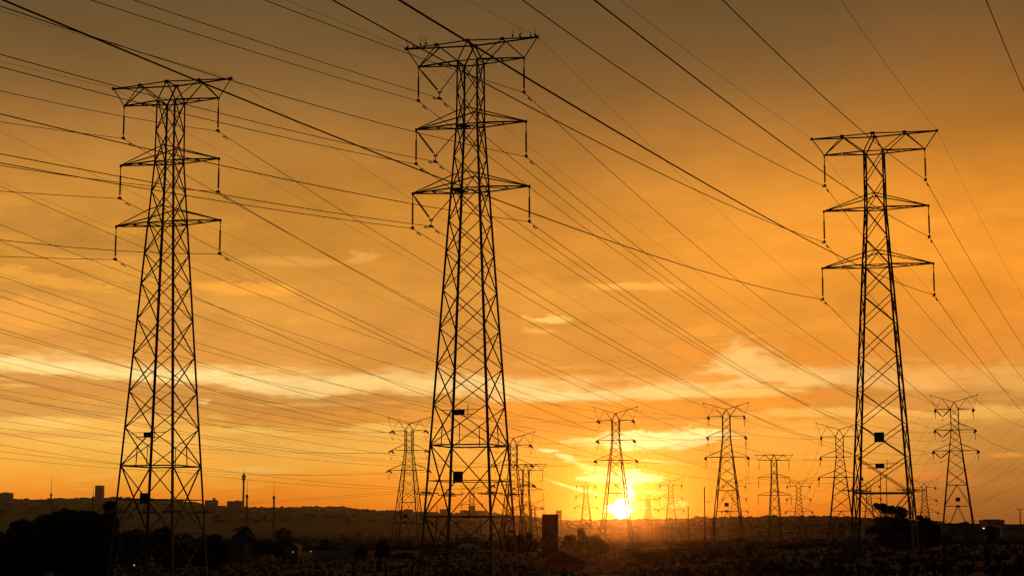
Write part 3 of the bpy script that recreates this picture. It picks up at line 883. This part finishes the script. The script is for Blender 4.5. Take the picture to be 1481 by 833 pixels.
# ------------------------------------------------------------------ trees and shrubs
def leaf_cloud(mb, c, rx, ry, rz, n, size, rnd, hollow=.45):
    """leaf-sized faces through an ellipsoid's volume, denser toward its skin"""
    for _ in range(n):
        while True:
            x, y, z = (rnd.uniform(-1, 1) for _ in range(3)); d = x * x + y * y + z * z
            if d <= 1 and (d > hollow * hollow or rnd.random() < .35): break
        k = 1 + .16 * sin(x * 7 + c[0]) * sin(z * 6 + c[2]) + .1 * sin(x * 17 + z * 13 + c[1]) + rnd.uniform(-.08, .08) + (.22 if rnd.random() < .04 else 0)
        p = Vector((c[0] + x * rx * k, c[1] + y * ry * k, c[2] + z * rz * k))
        u = Vector((rnd.gauss(0, 1), rnd.gauss(0, 1), rnd.gauss(0, 1))).normalized(); v = u.cross(Vector((rnd.gauss(0, 1), rnd.gauss(0, 1), rnd.gauss(0, 1)))).normalized()
        s = size * rnd.uniform(.6, 1.4)
        mb.poly([p - u * s, p + v * s * .45, p + u * s, p - v * s * .45])
def tree(name, label, cat, px, D, blobs, leaf, size, dens, trunk_r, seed, group=None, rootpx=None, base_z=None):
    """blobs: (photo column, photo row, half-width px, half-height px) at distance D"""
    rnd = random.Random(seed)
    b = at(px, 764, D); gz = ground(b.x, b.y) if base_z is None else base_z
    root = empty(name, (b.x, b.y, gz))
    cr, tr = MB(), MB()
    k = D / FPX
    top = max(at(bx, by, D).z for bx, by, *_ in blobs) - gz
    fork = Vector((0, 0, max(.25 * top, .3)))
    tr.tube([(0, 0, -.3), (.05 * top, 0, fork.z * .5), fork], trunk_r * 1.3, 7, trunk_r)
    for bx, by, wx, hz in blobs:
        c = at(bx, by, D) - Vector((b.x, b.y, gz)); dy = rnd.uniform(-.6, .6) * wx * k
        c.y += dy
        rx, rz = wx * k, hz * k
        n = int(dens * (wx * hz) ** .85)
        leaf_cloud(cr, c, rx, max(rx * .8, rz), rz, n, size, rnd)
        mid = fork.lerp(c, .5) + Vector((rnd.uniform(-.2, .2), 0, .1)) * rx
        tr.tube([fork * .9, mid, c + Vector((0, 0, rz * .3))], trunk_r * .6, 5, trunk_r * .12)
        for q in range(3):
            e = c + Vector((rnd.uniform(-.8, .8) * rx, rnd.uniform(-.5, .5) * rx, rnd.uniform(-.3, .7) * rz))
            tr.tube([mid.lerp(c, .3), mid.lerp(e, .6), e], trunk_r * .28, 4, trunk_r * .05)
    tr.build('trunk', M['bark'], root); cr.build('crown', leaf, root)
    tag(root, label, cat, group)
    return root
TG = 'dark trees at the left edge'
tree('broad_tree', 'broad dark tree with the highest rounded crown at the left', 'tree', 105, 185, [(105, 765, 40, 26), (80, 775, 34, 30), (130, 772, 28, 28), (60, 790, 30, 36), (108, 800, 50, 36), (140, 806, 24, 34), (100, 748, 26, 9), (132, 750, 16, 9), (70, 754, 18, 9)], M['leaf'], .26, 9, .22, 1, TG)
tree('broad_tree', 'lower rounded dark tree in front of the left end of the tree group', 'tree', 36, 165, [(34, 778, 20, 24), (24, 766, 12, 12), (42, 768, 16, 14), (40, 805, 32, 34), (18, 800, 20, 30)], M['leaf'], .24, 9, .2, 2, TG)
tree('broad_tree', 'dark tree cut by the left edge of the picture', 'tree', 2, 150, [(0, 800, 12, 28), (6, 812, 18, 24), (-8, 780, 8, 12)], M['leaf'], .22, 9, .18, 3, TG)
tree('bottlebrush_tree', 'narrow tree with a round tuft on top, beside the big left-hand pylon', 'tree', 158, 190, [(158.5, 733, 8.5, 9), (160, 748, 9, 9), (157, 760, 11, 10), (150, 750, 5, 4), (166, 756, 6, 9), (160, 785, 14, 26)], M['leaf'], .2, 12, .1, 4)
SG = 'bushes around the feet of the big left-hand pylon'
for i, (px, D, bl, lab) in enumerate([
    (195, 215, [(195, 782, 16, 16), (184, 776, 9, 8), (206, 790, 14, 14), (192, 806, 22, 20)], 'dark bush between the left-hand pylon\'s two left legs'),
    (235, 230, [(236, 772, 12, 9), (226, 778, 12, 10), (246, 780, 11, 12), (236, 794, 20, 18), (240, 766, 6, 5)], 'taller dark bush between the left-hand pylon\'s middle legs'),
    (310, 235, [(308, 784, 12, 10), (298, 790, 14, 14), (320, 794, 14, 12), (304, 806, 26, 16), (315, 778, 6, 5)], 'dark bush just right of the left-hand pylon\'s feet'),
    (268, 205, [(266, 800, 16, 14), (284, 806, 16, 14), (250, 812, 16, 14)], 'low dark bush in front of the gabled cottage')]):
    tree('leafy_bush', lab, 'bush', px, D, bl, M['leaf'], .24, 8, .06, 20 + i, SG)
MG = 'shrubs in the middle distance'
for i, (px, D, bl, lab) in enumerate([
    (377, 290, [(372, 790, 9, 7), (388, 788, 8, 7), (380, 796, 16, 8)], 'rounded garden shrub just right of the palm'),
    (403, 290, [(405, 793, 6, 7), (402, 799, 8, 6)], 'clipped dark shrub left of the white gable'),
    (470, 330, [(470, 793, 5, 9), (466, 786, 3, 7), (472, 782, 2, 6)], 'upright spiky shrub behind the long white wall, left end'),
    (485, 330, [(484, 796, 9, 6), (480, 794, 5, 5), (489, 799, 6, 5)], 'rounded shrub behind the long white wall'),
    (521, 300, [(520, 797, 6, 6), (526, 801, 6, 7), (515, 800, 4, 5)], 'bush at the right end of the long white wall'),
    (553, 310, [(554, 787, 8, 8), (550, 794, 9, 8), (558, 796, 7, 8), (552, 802, 11, 6)], 'round-headed small tree left of the hazy horned pylon'),
    (585, 300, [(588, 803, 12, 4), (578, 804, 9, 4)], 'low bush at the foot of the hazy horned pylon'),
    (733, 300, [(733, 782, 6, 9), (731, 792, 8, 10), (738, 790, 6, 9)], 'dark bush left of the billboard, inside the tallest pylon\'s legs'),
    (752, 310, [(751, 782, 8, 10), (757, 790, 7, 9), (747, 793, 8, 8)], 'larger dark bush behind the right leg of the tallest pylon'),
    (766, 320, [(765, 780, 5, 11), (770, 791, 6, 10), (763, 795, 6, 7)], 'tall dark bush between the tallest pylon and the billboard'),
    (826, 300, [(826, 781, 7, 8), (822, 788, 9, 8), (832, 789, 9, 8), (820, 778, 4, 6)], 'dark bush just right of the billboard'),
    (842, 310, [(841, 773, 5, 9), (845, 783, 9, 9), (837, 788, 8, 8), (838, 768, 3, 4)], 'tallest dark bush of the clump left of the sun\'s glow'),
    (862, 305, [(860, 783, 9, 9), (868, 787, 8, 8), (856, 790, 9, 7), (876, 792, 6, 6)], 'dark bush right of the clump, below the sun'),
    (1015, 420, [(1012, 786, 6, 4), (1018, 787, 5, 4)], 'low bush at the foot of the taller bare pole'),
    (1434, 330, [(1432, 771, 4, 5), (1437, 775, 5, 5), (1433, 780, 6, 6)], 'small dark bush in front of the far-right sheds'),
    (1362, 300, [(1368, 778, 6, 5), (1376, 782, 8, 4), (1385, 785, 10, 3)], 'low bush at the foot of the far-right horned pylon')]):
    tree('leafy_bush', lab, 'bush', px, D, bl, M['leaf2'], .2, 14, .05, 40 + i, MG)
tree('garden_tree', 'thin open tree with a wispy crown above the white gable', 'tree', 411, 300, [(402, 770, 5, 4), (410, 767, 6, 4), (417, 770, 5, 4), (406, 775, 7, 3), (416, 777, 6, 3), (410, 782, 10, 4)], M['leaf2'], .17, 9, .08, 70)
tree('flat_topped_tree', 'flat-topped tree with gaps in its crown behind the big right pylon\'s legs', 'tree', 1291, 190, [
    (1274, 733, 10, 5), (1283, 738, 9, 5), (1296, 738, 13, 6), (1306, 742, 9, 7), (1268, 730, 4, 3), (1289, 734, 6, 3), (1272, 752, 8, 5), (1286, 756, 14, 9), (1302, 756, 12, 10), (1312, 762, 12, 12), (1275, 764, 14, 8), (1260, 768, 9, 4), (1294, 770, 22, 13), (1318, 776, 14, 12), (1282, 780, 18, 9), (1305, 784, 20, 10)], M['leaf'], .16, 10, .2, 80)
tree('leafy_bush', 'round dark bushy tree to the right of the flat-topped tree', 'tree', 1340, 205, [(1338, 757, 12, 9), (1347, 764, 11, 10), (1332, 766, 10, 10), (1352, 776, 9, 12), (1340, 780, 16, 12), (1330, 748, 4, 3)], M['leaf'], .2, 12, .1, 81)

# palm
def palm(px, D):
    b = at(px, 764, D); gz = ground(b.x, b.y); root = empty('palm_tree', (b.x, b.y, gz)); rnd = random.Random(5)
    c = at(px - 1, 773, D) - Vector((b.x, b.y, gz)); tr, cr = MB(), MB()
    tr.tube([(0, 0, -.3), (.05, 0, c.z * .5), c], .26, 8, .2)
    for i in range(30):
        a = rnd.uniform(0, 2 * pi); up = rnd.uniform(-.2, 1.75); L = rnd.uniform(2.0, 2.8); pts = []
        for j in range(9):
            t = j / 8; pts.append(c + Vector((cos(a) * L * t * (1 - .25 * abs(up)), sin(a) * L * t * .8, L * (up * t - (.75 + .3 * abs(up)) * t * t))))
        cr.tube(pts, .03, 4, .008)
        for j in range(1, 9):
            d = (pts[j] - pts[j - 1]).normalized(); sd = d.cross(Vector((0, 0, 1))).normalized()
            for q in range(3):
                p = pts[j - 1].lerp(pts[j], q / 3)
                for s in (-1, 1):
                    e = p + sd * s * .42 * (1 - .5 * j / 9) + d * .25 + Vector((0, 0, -.22)); cr.poly([p - d * .05, p + d * .05, e])
    tr.build('trunk', M['bark'], root); cr.build('crown', M['leaf'], root)
    tag(root, 'shaggy palm tree beside the tall far tower', 'palm')
palm(350, 255)

# ------------------------------------------------------------------ grass
rg = random.Random(11)
def tuft(mb, x, y, h, n, rnd, spread=.25):
    z = ground(x, y) - .03
    for _ in range(n):
        a = rnd.uniform(0, 2 * pi); r = rnd.uniform(0, spread); p = Vector((x + cos(a) * r, y + sin(a) * r, z)); k = h * rnd.uniform(.55, 1.15)
        lean = Vector((rnd.uniform(-.4, .4), rnd.uniform(-.3, .3), 1)) * k; wv = Vector((rnd.uniform(.02, .05), rnd.uniform(-.02, .02), 0))
        mb.poly([p - wv, p + wv, p + lean * .6 + wv * .7, p + lean + Vector((lean.x * .35, 0, -.05 * k))])
gm = MB()
for _ in range(12000):
    y = 48 + 300 * rg.random() ** 1.6; x = (rg.uniform(-200, 1680) - 740) / FPX * y
    tuft(gm, x, y, rg.uniform(.2, .5), 7, rg)
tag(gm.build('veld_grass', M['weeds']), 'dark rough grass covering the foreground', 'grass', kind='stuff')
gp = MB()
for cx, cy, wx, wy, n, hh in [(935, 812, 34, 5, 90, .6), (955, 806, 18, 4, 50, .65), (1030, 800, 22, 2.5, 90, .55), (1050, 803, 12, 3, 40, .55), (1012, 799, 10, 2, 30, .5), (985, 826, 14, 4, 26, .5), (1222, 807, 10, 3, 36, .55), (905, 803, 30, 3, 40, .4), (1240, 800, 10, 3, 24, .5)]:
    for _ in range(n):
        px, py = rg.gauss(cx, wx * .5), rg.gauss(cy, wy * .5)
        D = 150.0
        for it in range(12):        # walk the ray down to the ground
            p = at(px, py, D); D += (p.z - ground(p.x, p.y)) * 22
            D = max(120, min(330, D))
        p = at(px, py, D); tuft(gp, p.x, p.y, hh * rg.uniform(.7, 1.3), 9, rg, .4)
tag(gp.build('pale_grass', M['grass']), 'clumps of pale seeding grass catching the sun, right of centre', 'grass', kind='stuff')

# ------------------------------------------------------------------ small structures
def local(px, D, dz=0, rz=0, name='thing'):
    b = at(px, 764, D); return empty(name, (b.x, b.y, ground(b.x, b.y) + dz), rz)
def Hat(o, py, D): return at(740, py, D).z - o.location.z       # height above o's base of photo row py
# billboard
o = local(795.8, 255, 0, .03, 'billboard'); wd = 22.3 * 255 / FPX; ht = Hat(o, 743.5, 255)
m = MB(); m.box(-wd / 2 + .06, wd / 2 - .06, -.05, .05, .25, ht - .06); m.build('poster_panel', M['board'], o)
m = MB()
for x in (-wd / 2, wd / 2): m.box(x - .05, x + .05, -.09, .09, -.4, ht)
m.box(-wd / 2 + .05, wd / 2 - .05, -.09, .09, ht - .06, ht + .02); m.box(-wd / 2 + .05, wd / 2 - .05, -.09, .09, .15, .25); m.build('frame', M['timber'], o)
m = MB()
rb_ = random.Random(4)
for i in range(14):               # faded illegible artwork: pale figure-like smear on the lower half
    a, z = rb_.uniform(-.45, .45), rb_.uniform(.9, 2.6); m.prism([(rb_.uniform(.05, .2) * cos(t * pi / 3), rb_.uniform(.1, .4) * sin(t * pi / 3)) for t in range(6)], Vector((a, -.052, z)), Vector((a, -.058 - i * .0006, z)), Vector((1, 0, 0)), Vector((0, 0, 1)))
m.build('poster_artwork', mat('faded_ink', (.15, .1, .11), .6, 0, .3, 3), o)
m = MB()
for x in (-.5, .2, .62): m.bar((x, -.1, ht), (x, -.5, ht + .16), .03); m.bar((x - .08, -.52, ht + .16), (x + .08, -.52, ht + .16), .07)
m.build('lamp_bracket', M['steel'], o)
tag(o, 'tall narrow dark billboard with a faded poster, left of the sun', 'billboard')

# bare poles right of the sun
for px, top, D, base, arms, lab in [(1020, 703.6, 430, 790, (725, 746, 772), 'taller bare pole with short side brackets, right of the sun'), (996, 730.5, 430, 792, (), 'shorter bare pole without brackets, right of the sun')]:
    b = at(px, base, D); o = empty('bare_pole', b); H = at(px, top, D).z - b.z; m = MB(); m.tube([(0, 0, -.6), (0, 0, H * .5), (0, 0, H)], .17, 8, .12); m.build('shaft', M['timber'], o)
    for a in arms:
        z = at(px, a, D).z - b.z; m = MB(); m.tube([(0, 0, z - .25), (.35, 0, z + .05), (.95, 0, z)], .05, 5); m.lathe([(.05, 0), (.12, .05), (.12, .3), (.05, .35)], (.9, 0, z - .1), (1, 0, .1), 6); m.build('bracket', M['steel'], o)
    tag(o, lab, 'pole', 'bare poles right of the sun')
b = at(518, 796, 340); o = empty('utility_pole', b); H = at(518, 768, 340).z - b.z; m = MB(); m.tube([(0, 0, -.5), (0, 0, H)], .12, 7, .09); m.build('shaft', M['timber'], o)
m = MB(); m.bar((-.45, 0, H - .6), (.45, 0, H - .6), .1)
for x in (-.4, 0, .4): m.lathe([(.03, 0), (.06, .06), (.04, .2)], (x, 0, H - .55), (0, 0, 1), 6)
m.build('cross_piece', M['timber'], o); tag(o, 'wooden utility pole with one short cross-piece, behind the right end of the white wall', 'pole')
# street lights
b = at(1476.5, 776, 330); o = empty('street_lamp', b); H = at(1476, 736, 330).z - b.z; m = MB(); m.tube([(0, 0, -.5), (0, 0, H)], .13, 8, .08); m.build('post', M['steel'], o)
for s in (-1, 1): m = MB(); m.bar((0, 0, H), (s * .35, 0, H + .05), .06); m.box(min(s * .2, s * .6), max(s * .2, s * .6), -.14, .14, H - .02, H + .12); m.build('lamp_head', M['plate'], o)
tag(o, 'unlit twin-headed street lamp at the right edge', 'street lamp')
b = at(1422.5, 776, 345); o = empty('street_lamp', b); H = at(1422, 763.5, 345).z - b.z; m = MB(); m.tube([(0, 0, -.5), (0, .2, H * .8), (0, -.2, H + .1)], .07, 7, .05); m.build('post', M['steel'], o)
m = MB(); m.lathe([(.05, 0), (.2, .06), (.2, .14), (.06, .2)], (0, -.3, H - .1), (0, 0, 1), 8); m.build('lamp_head', M['lampo'], o)
tag(o, 'short lamp glowing orange by the far-right sheds', 'street lamp')

# far radio masts on the left skyline
for px, top, mid, base, D, lab in [(73, 690, 715, 742, 1100, 'lattice mast at far left of the skyline'), (134, 700, 719, 742, 1100, 'mast next to the far square tower block'), (356.3, 694.5, 717, 762, 900, 'mast standing close right of the far viewing tower'), (395, 699, 719, 780, 900, 'tall mast right of the palm, alone against the sky')]:
    b = at(px, base, D); o = empty('radio_mast', b); H = at(px, top, D).z - b.z; h2 = at(px, mid, D).z - b.z; m = MB(); w0 = .5
    for q in range(3):
        a = 2 * pi * q / 3; m.tube([(cos(a) * w0, sin(a) * w0, -1), (cos(a) * w0 * .7, sin(a) * w0 * .7, h2)], .2, 5)
    for i in range(int(h2 / 1.1)):
        z = i * 1.1
        for q in range(3):
            a, c_ = 2 * pi * q / 3, 2 * pi * (q + 1) / 3; m.tube([(cos(a) * w0 * .85, sin(a) * w0 * .85, z), (cos(c_) * w0 * .85, sin(c_) * w0 * .85, z + 1.1)], .05, 4)
    m.build('mast_lattice', M['steel'], o); m = MB(); m.tube([(0, 0, h2 - .2), (0, 0, H)], .16, 6, .06); m.build('antenna', M['steel'], o)
    m = MB(); m.lathe([(.3, 0), (.7, .15), (.7, 1.3), (.3, 1.5)], (0, 0, h2 - .8), (0, 0, 1), 8); m.build('equipment_drum', M['steel'], o)
    tag(o, lab, 'mast', 'radio masts on the left skyline')
# far viewing tower
b = at(351.6, 736, 4200); o = empty('telecom_tower', b); z = lambda py: at(351.6, py, 4200).z - b.z
k = 4200 / FPX
m = MB(); m.lathe([(3.0, -14), (2.6, 0), (2.3, z(705)), (2.2, z(692))], (0, 0, 0), (0, 0, 1), 14); m.build('shaft', M['concrete'], o)
m = MB(); m.lathe([(2.4, z(695)), (3.6, z(694)), (3.9, z(691)), (3.7, z(690)), (5.2, z(689.6)), (5.4, z(688)), (3.6, z(687.4)), (3.0, z(686)), (1.6, z(685)), (1.0, z(684.5))], (0, 0, 0), (0, 0, 1), 16); m.build('viewing_pod', M['concrete'], o)
m = MB(); m.tube([(0, 0, z(685)), (0, 0, z(676.5))], .8, 6, .25); m.build('antenna', M['steel'], o)
tag(o, 'tall slender telecom tower with a bulbous viewing pod on the far hill', 'tower')
# buildings on the skyline
def far_block(px0, px1, top, base, D, lab, extra=(), group='buildings on the far ridge', depth=18):
    b = at((px0 + px1) / 2, base, D); o = empty('far_building', b); k = D / FPX; w_ = (px1 - px0) * k; H = at(740, top, D).z - at(740, base, D).z
    m = MB(); m.box(-w_ / 2, w_ / 2, 0, depth, -12, H); m.build('wall', M['concrete'], o)
    m = MB(); m.box(-w_ / 2 - .3, w_ / 2 + .3, -.3, depth + .3, H + .003, H + .9)
    m.build('roof', M['roof_dark'], o)
    nf = max(1, int(H / 3.4))
    for f in range(nf):
        zz = .9 + f * H / nf; m = MB(); m.box(-w_ / 2 + .8, w_ / 2 - .8, -.06, .1, zz, zz + H / nf * .42); m.build('window_band', M['pane'], o)
    for (a0, a1, t_) in extra:
        m = MB(); x0, x1 = (a0 - (px0 + px1) / 2) * k, (a1 - (px0 + px1) / 2) * k; m.box(x0, x1, 3, depth - 3, H + .9, at(740, t_, D).z - b.z); m.build('roof_block', M['concrete'], o)
    tag(o, lab, 'building', group)
far_block(137, 148, 702.5, 722, 4100, 'square high tower block alone on the left ridge', [(139, 145, 701.5)])
far_block(-4, 16, 713, 724, 4100, 'flat block on the ridge at the left edge', [(3, 10, 711.5)])
far_block(296, 313.5, 723.5, 735, 4100, 'ridge building behind the right leg of the left-hand pylon', [(307, 310, 719.5)])
far_block(328, 337, 725, 738, 4100, 'low ridge block left of the viewing tower, left one', [(330, 333, 724)])
far_block(338.5, 349, 724.5, 738, 4100, 'ridge block touching the viewing tower', [(341, 344, 723)])
far_block(583, 597, 737, 746, 4000, 'low block on the ridge left of the tallest pylon', [(585, 588, 735.8)])
far_block(603, 634, 740.5, 748, 4000, 'long low building on the ridge inside the tallest pylon\'s left legs')
far_block(636, 647, 736.5, 748, 4000, 'square ridge block by a thin mast, inside the tallest pylon\'s legs')
far_block(665, 704, 738.5, 748, 3900, 'wide ridge building with a raised central tower, inside the tallest pylon\'s legs', [(678, 687, 731), (667, 676, 737.2)])
far_block(706, 724, 743, 750, 3900, 'small low ridge building right of the one with a tower')
far_block(804.5, 812.8, 738.5, 754, 2700, 'narrow tower block rising just right of the billboard', [(806, 809, 737.6)])
far_block(1428, 1453, 753, 765, 1500, 'stepped grey building on the far right horizon', [(1432, 1449, 750.5)], depth=26)
far_block(1449, 1500, 759.5, 768, 1300, 'long low grey building at the right edge', [(1449, 1457, 757.5)], depth=26)
b = at(632, 748, 3900); o = empty('radio_mast', b); m = MB(); m.tube([(0, 0, -4), (0, 0, at(632, 729, 3900).z - b.z)], 1.0, 6, .6); m.build('antenna', M['steel'], o); m = MB(); m.lathe([(1, 0), (1.5, 1), (1.5, 3), (1, 4)], (0, 0, 10), (0, 0, 1), 6); m.build('equipment_drum', M['steel'], o)
tag(o, 'thin mast on the ridge seen inside the tallest pylon\'s left legs', 'mast')

# houses
def house(px0, px1, eave, ridge, D, rz, lab, wallm, roofm, gable=True, depth=7, base=None, windows=2, lamp=None, name='cottage', chim=False, hip=False):
    o = local((px0 + px1) / 2, D, 0, rz, name); k = D / FPX; w_ = (px1 - px0) * k; he = Hat(o, eave, D); hr = Hat(o, ridge, D); he = max(he, .5); hr = max(hr, he + .5)
    m = MB()
    if gable:       # gable end faces the viewer
        prof = [(-w_ / 2, -.6), (w_ / 2, -.6), (w_ / 2, he), (0, hr - .12), (-w_ / 2, he)]
        m.prism(prof, Vector((0, 0, 0)), Vector((0, depth, 0)), Vector((1, 0, 0)), Vector((0, 0, 1)))
    else: m.box(-w_ / 2, w_ / 2, 0, depth, -.6, he)
    m.build('wall', wallm, o)
    m = MB()
    if gable:
        for s in (-1, 1):
            e = Vector((s * (w_ / 2 + .3), 0, he - .25)); r_ = Vector((0, 0, hr))
            m.prism([(-.3, 0), (depth + .3, 0), (depth + .3, .14), (-.3, .14)], e, r_, Vector((0, 1, 0)), Vector((s * .5, 0, .85)).normalized())
    elif hip:
        x, y0, y1 = w_ / 2 + .3, -.3, depth + .3; q = w_ * hip
        a = [(-x, y0, he), (x, y0, he), (x, y1, he), (-x, y1, he)]; t0, t1 = (-q, depth / 2, hr), (q, depth / 2, hr)
        m.poly([a[0], a[1], t1, t0]); m.poly([a[1], a[2], t1]); m.poly([a[2], a[3], t0, t1]); m.poly([a[3], a[0], t0]); m.poly(a[::-1])
    else:
        x = w_ / 2 + .3
        m.prism([(-.35, he - .1), (depth / 2, hr), (depth + .35, he - .1), (depth + .35, he + .03), (depth / 2, hr + .14), (-.35, he + .03)], Vector((-x, 0, 0)), Vector((x, 0, 0)), Vector((0, 1, 0)), Vector((0, 0, 1)))
    rf = m.build('roof', roofm, o)
    if chim: m = MB(); m.box(w_ * .2, w_ * .2 + .6, depth * .4, depth * .4 + .6, he, hr + .7); m.build('chimney', wallm, rf)
    for i in range(windows):
        x = (i + .5) / windows * w_ - w_ / 2; m = MB(); zc = max(he * .55, .5); m.box(x - .45, x + .45, -.06, .03, zc - .4, zc + .4); f = m.build('window', M['plaster'], o)
        p_ = MB(); p_.box(x - .36, x + .36, -.075, -.062, zc - .32, zc + .32); p_.build('pane', M['pane'], f)
    if lamp:
        lx_, lz_ = lamp; m = MB(); m.lathe([(.03, 0), (.08, .03), (.08, .12), (.03, .16)], (lx_, -.35, lz_), (0, 0, 1), 8); m.build('wall_lamp', M['lampw'], o)
    tag(o, lab, 'house')
    return o
house(258, 283, 784, 771, 245, .3, 'pale gabled cottage half hidden by bushes at the left-hand pylon\'s right foot', M['plaster'], M['roof_dark'], windows=1)
house(324, 349, 787, 776, 300, -.35, 'cottage with a dull sloping roof just left of the palm', M['plaster_dk'], M['roof_dark'], gable=False, windows=2)
house(419, 431, 793, 785.5, 270, .1, 'small white-edged gable end with a lit lamp under its peak', M['plaster_dk'], M['plaster'], windows=0, lamp=(-.1, 1.6))
house(406, 431, 785, 779.5, 330, 0, 'low dark-roofed house behind the white-edged gable', M['plaster_dk'], M['roof_dark'], gable=False, windows=2)
house(178, 216, 778, 769, 330, .1, 'dark flat-roofed house between the left-hand pylon\'s left legs', M['plaster_dk'], M['roof_dark'], gable=False, windows=2)
house(661, 693.5, 796, 785.5, 385, .02, 'hut with a pale hipped roof, low between the tallest pylon\'s legs', M['plaster'], M['roof_pale'], gable=False, windows=2, hip=.28, depth=6)
house(660, 692, 784, 777.5, 410, 0, 'dark boxy shed behind the pale hipped hut', M['plaster_dk'], M['roof_dark'], gable=False, windows=1)
house(786, 848, 819, 797, 150, .2, 'low shack with a dark hipped roof in the foreground below the billboard', M['plaster_dk'], M['roof_dark'], gable=False, windows=0, hip=.03, depth=3.6, name='shack')
def shed(px0, px1, top, D, lab, depth=22, cat='warehouse'):
    o = local((px0 + px1) / 2, D, 0, 0, 'warehouse'); k = D / FPX; w_ = (px1 - px0) * k; H = Hat(o, top, D)
    m = MB(); m.box(-w_ / 2, w_ / 2, 0, depth, -1, H - .35); m.build('wall', M['plaster_dk'] if 'dull' in lab else M['concrete'], o)
    m = MB(); m.prism([(-w_ / 2 - .3, H - .33), (w_ / 2 + .3, H - .33), (w_ / 2 + .3, H - .1), (0, H + .25), (-w_ / 2 - .3, H - .1)], Vector((0, -.3, 0)), Vector((0, depth + .3, 0)), Vector((1, 0, 0)), Vector((0, 0, 1))); m.build('roof', M['roof_dark'], o)
    m = MB(); m.box(-1.6, 1.6, -.08, .02, 0, min(2.6, H * .6)); m.build('door', M['roof_pale'], o)
    for i in range(3): m = MB(); m.box(-w_ * .4 + i * w_ * .3 - .5, -w_ * .4 + i * w_ * .3 + .5, -.05, .02, H * .62, H * .78); m.build('window', M['pane'], o)
    tag(o, lab, cat)
shed(1352, 1417, 757.5, 480, 'long low grey warehouse behind the far-right horned pylon')
shed(1418, 1446, 762, 470, 'dull brown shed next to the glowing orange lamp')
# long wall
o = local(488, 300, 0, 0, 'garden_wall'); k = 300 / FPX; H = max(Hat(o, 801, 300), 1.4); m = MB(); m.box(-35 * k, 33 * k, -.12, .12, -.6, H); m.build('wall', M['plaster'], o)
m = MB(); m.box(-35 * k - .06, 33 * k + .06, -.18, .18, H + .003, H + .12); m.build('coping', M['roof_pale'], o); tag(o, 'long plain pale wall in front of the shrubs, left of centre', 'wall')
o = local(627, 330, 0, 0, 'garden_wall'); k = 330 / FPX; H = max(Hat(o, 797.2, 330), .9); m = MB(); m.box(-17 * k, 18 * k, -.12, .12, -.6, H); m.build('wall', M['plaster_dk'], o)
m = MB(); m.box(-17 * k - .06, 18 * k + .06, -.18, .18, H + .003, H + .14); m.build('coping', M['plaster'], o); tag(o, 'low wall with a pale coping between the tallest pylon\'s left legs', 'wall')
# lit lamps near the houses
def garden_lamp(px, py, D, lab):
    o = local(px, D, 0, 0, 'garden_lamp'); H = max(Hat(o, py, D), .5); m = MB(); m.tube([(0, 0, -.2), (0, 0, H)], .04, 6); m.build('post', M['steel'], o)
    m = MB(); m.lathe([(.02, 0), (.08, .04), (.10, .1), (.05, .18), (.02, .2)], (0, 0, H - .08), (0, 0, 1), 10); m.build('lamp_globe', M['lampw'], o); tag(o, lab, 'lamp', 'lit garden lamps')
garden_lamp(195.5, 817, 200, 'small lit lamp in the dark between the left-hand pylon\'s feet')
garden_lamp(450, 797, 300, 'small lit globe lamp between the white gable and the long wall')
garden_lamp(529, 773.5, 520, 'far tiny light right of the wooden utility pole')
# pipe frame and stump
o = local(749.5, 142, 0, 0, 'pipe_frame'); H = Hat(o, 797, 142); m = MB(); m.tube([(0, 0, -.5), (0, 0, H - .05), (-.05, 0, H)], .04, 7); m.build('upright', M['rust'], o)
m = MB(); m.tube([(-.05, 0, H), (-1.1, .2, H)], .035, 7); m.build('top_rail', M['rust'], o); m = MB(); m.tube([(0, 0, H - .5), (-.4, .07, H)], .025, 6); m.build('brace', M['rust'], o)
tag(o, 'rusty bent pipe frame in front of the tallest pylon\'s right legs', 'frame')
o = local(549, 185, 0, 0, 'tree_stump'); m = MB(); m.lathe([(.34, -.3), (.3, .1), (.27, .5), (.29, .85), (.24, 1.0)], (0, 0, 0), (0.02, 0, 1), 9); m.build('trunk', M['bark'], o)
m = MB(); m.tube([(.05, 0, .8), (.14, 0, 1.1), (.16, .02, 1.3)], .12, 7, .08); m.build('stub_branch', M['bark'], o); tag(o, 'dark knee-high tree stump alone on the grass, left of the tallest pylon', 'stump')

# ------------------------------------------------------------------ haze
hm = bpy.data.materials.new('evening_haze'); hm.use_nodes = True; nt = hm.node_tree; nt.nodes.clear()
vo = nt.nodes.new('ShaderNodeVolumePrincipled'); vo.inputs['Color'].default_value = (.85, .84, .84, 1); vo.inputs['Density'].default_value = 2.3e-5; vo.inputs['Anisotropy'].default_value = .972
om = nt.nodes.new('ShaderNodeOutputMaterial'); nt.links.new(vo.outputs[0], om.inputs['Volume'])
hz = MB(); hz.box(-3900, 3900, -640, 5600, -22, 260)
hb = hz.build('haze', hm); tag(hb, 'thin warm evening haze over the whole plain', 'haze', kind='stuff')
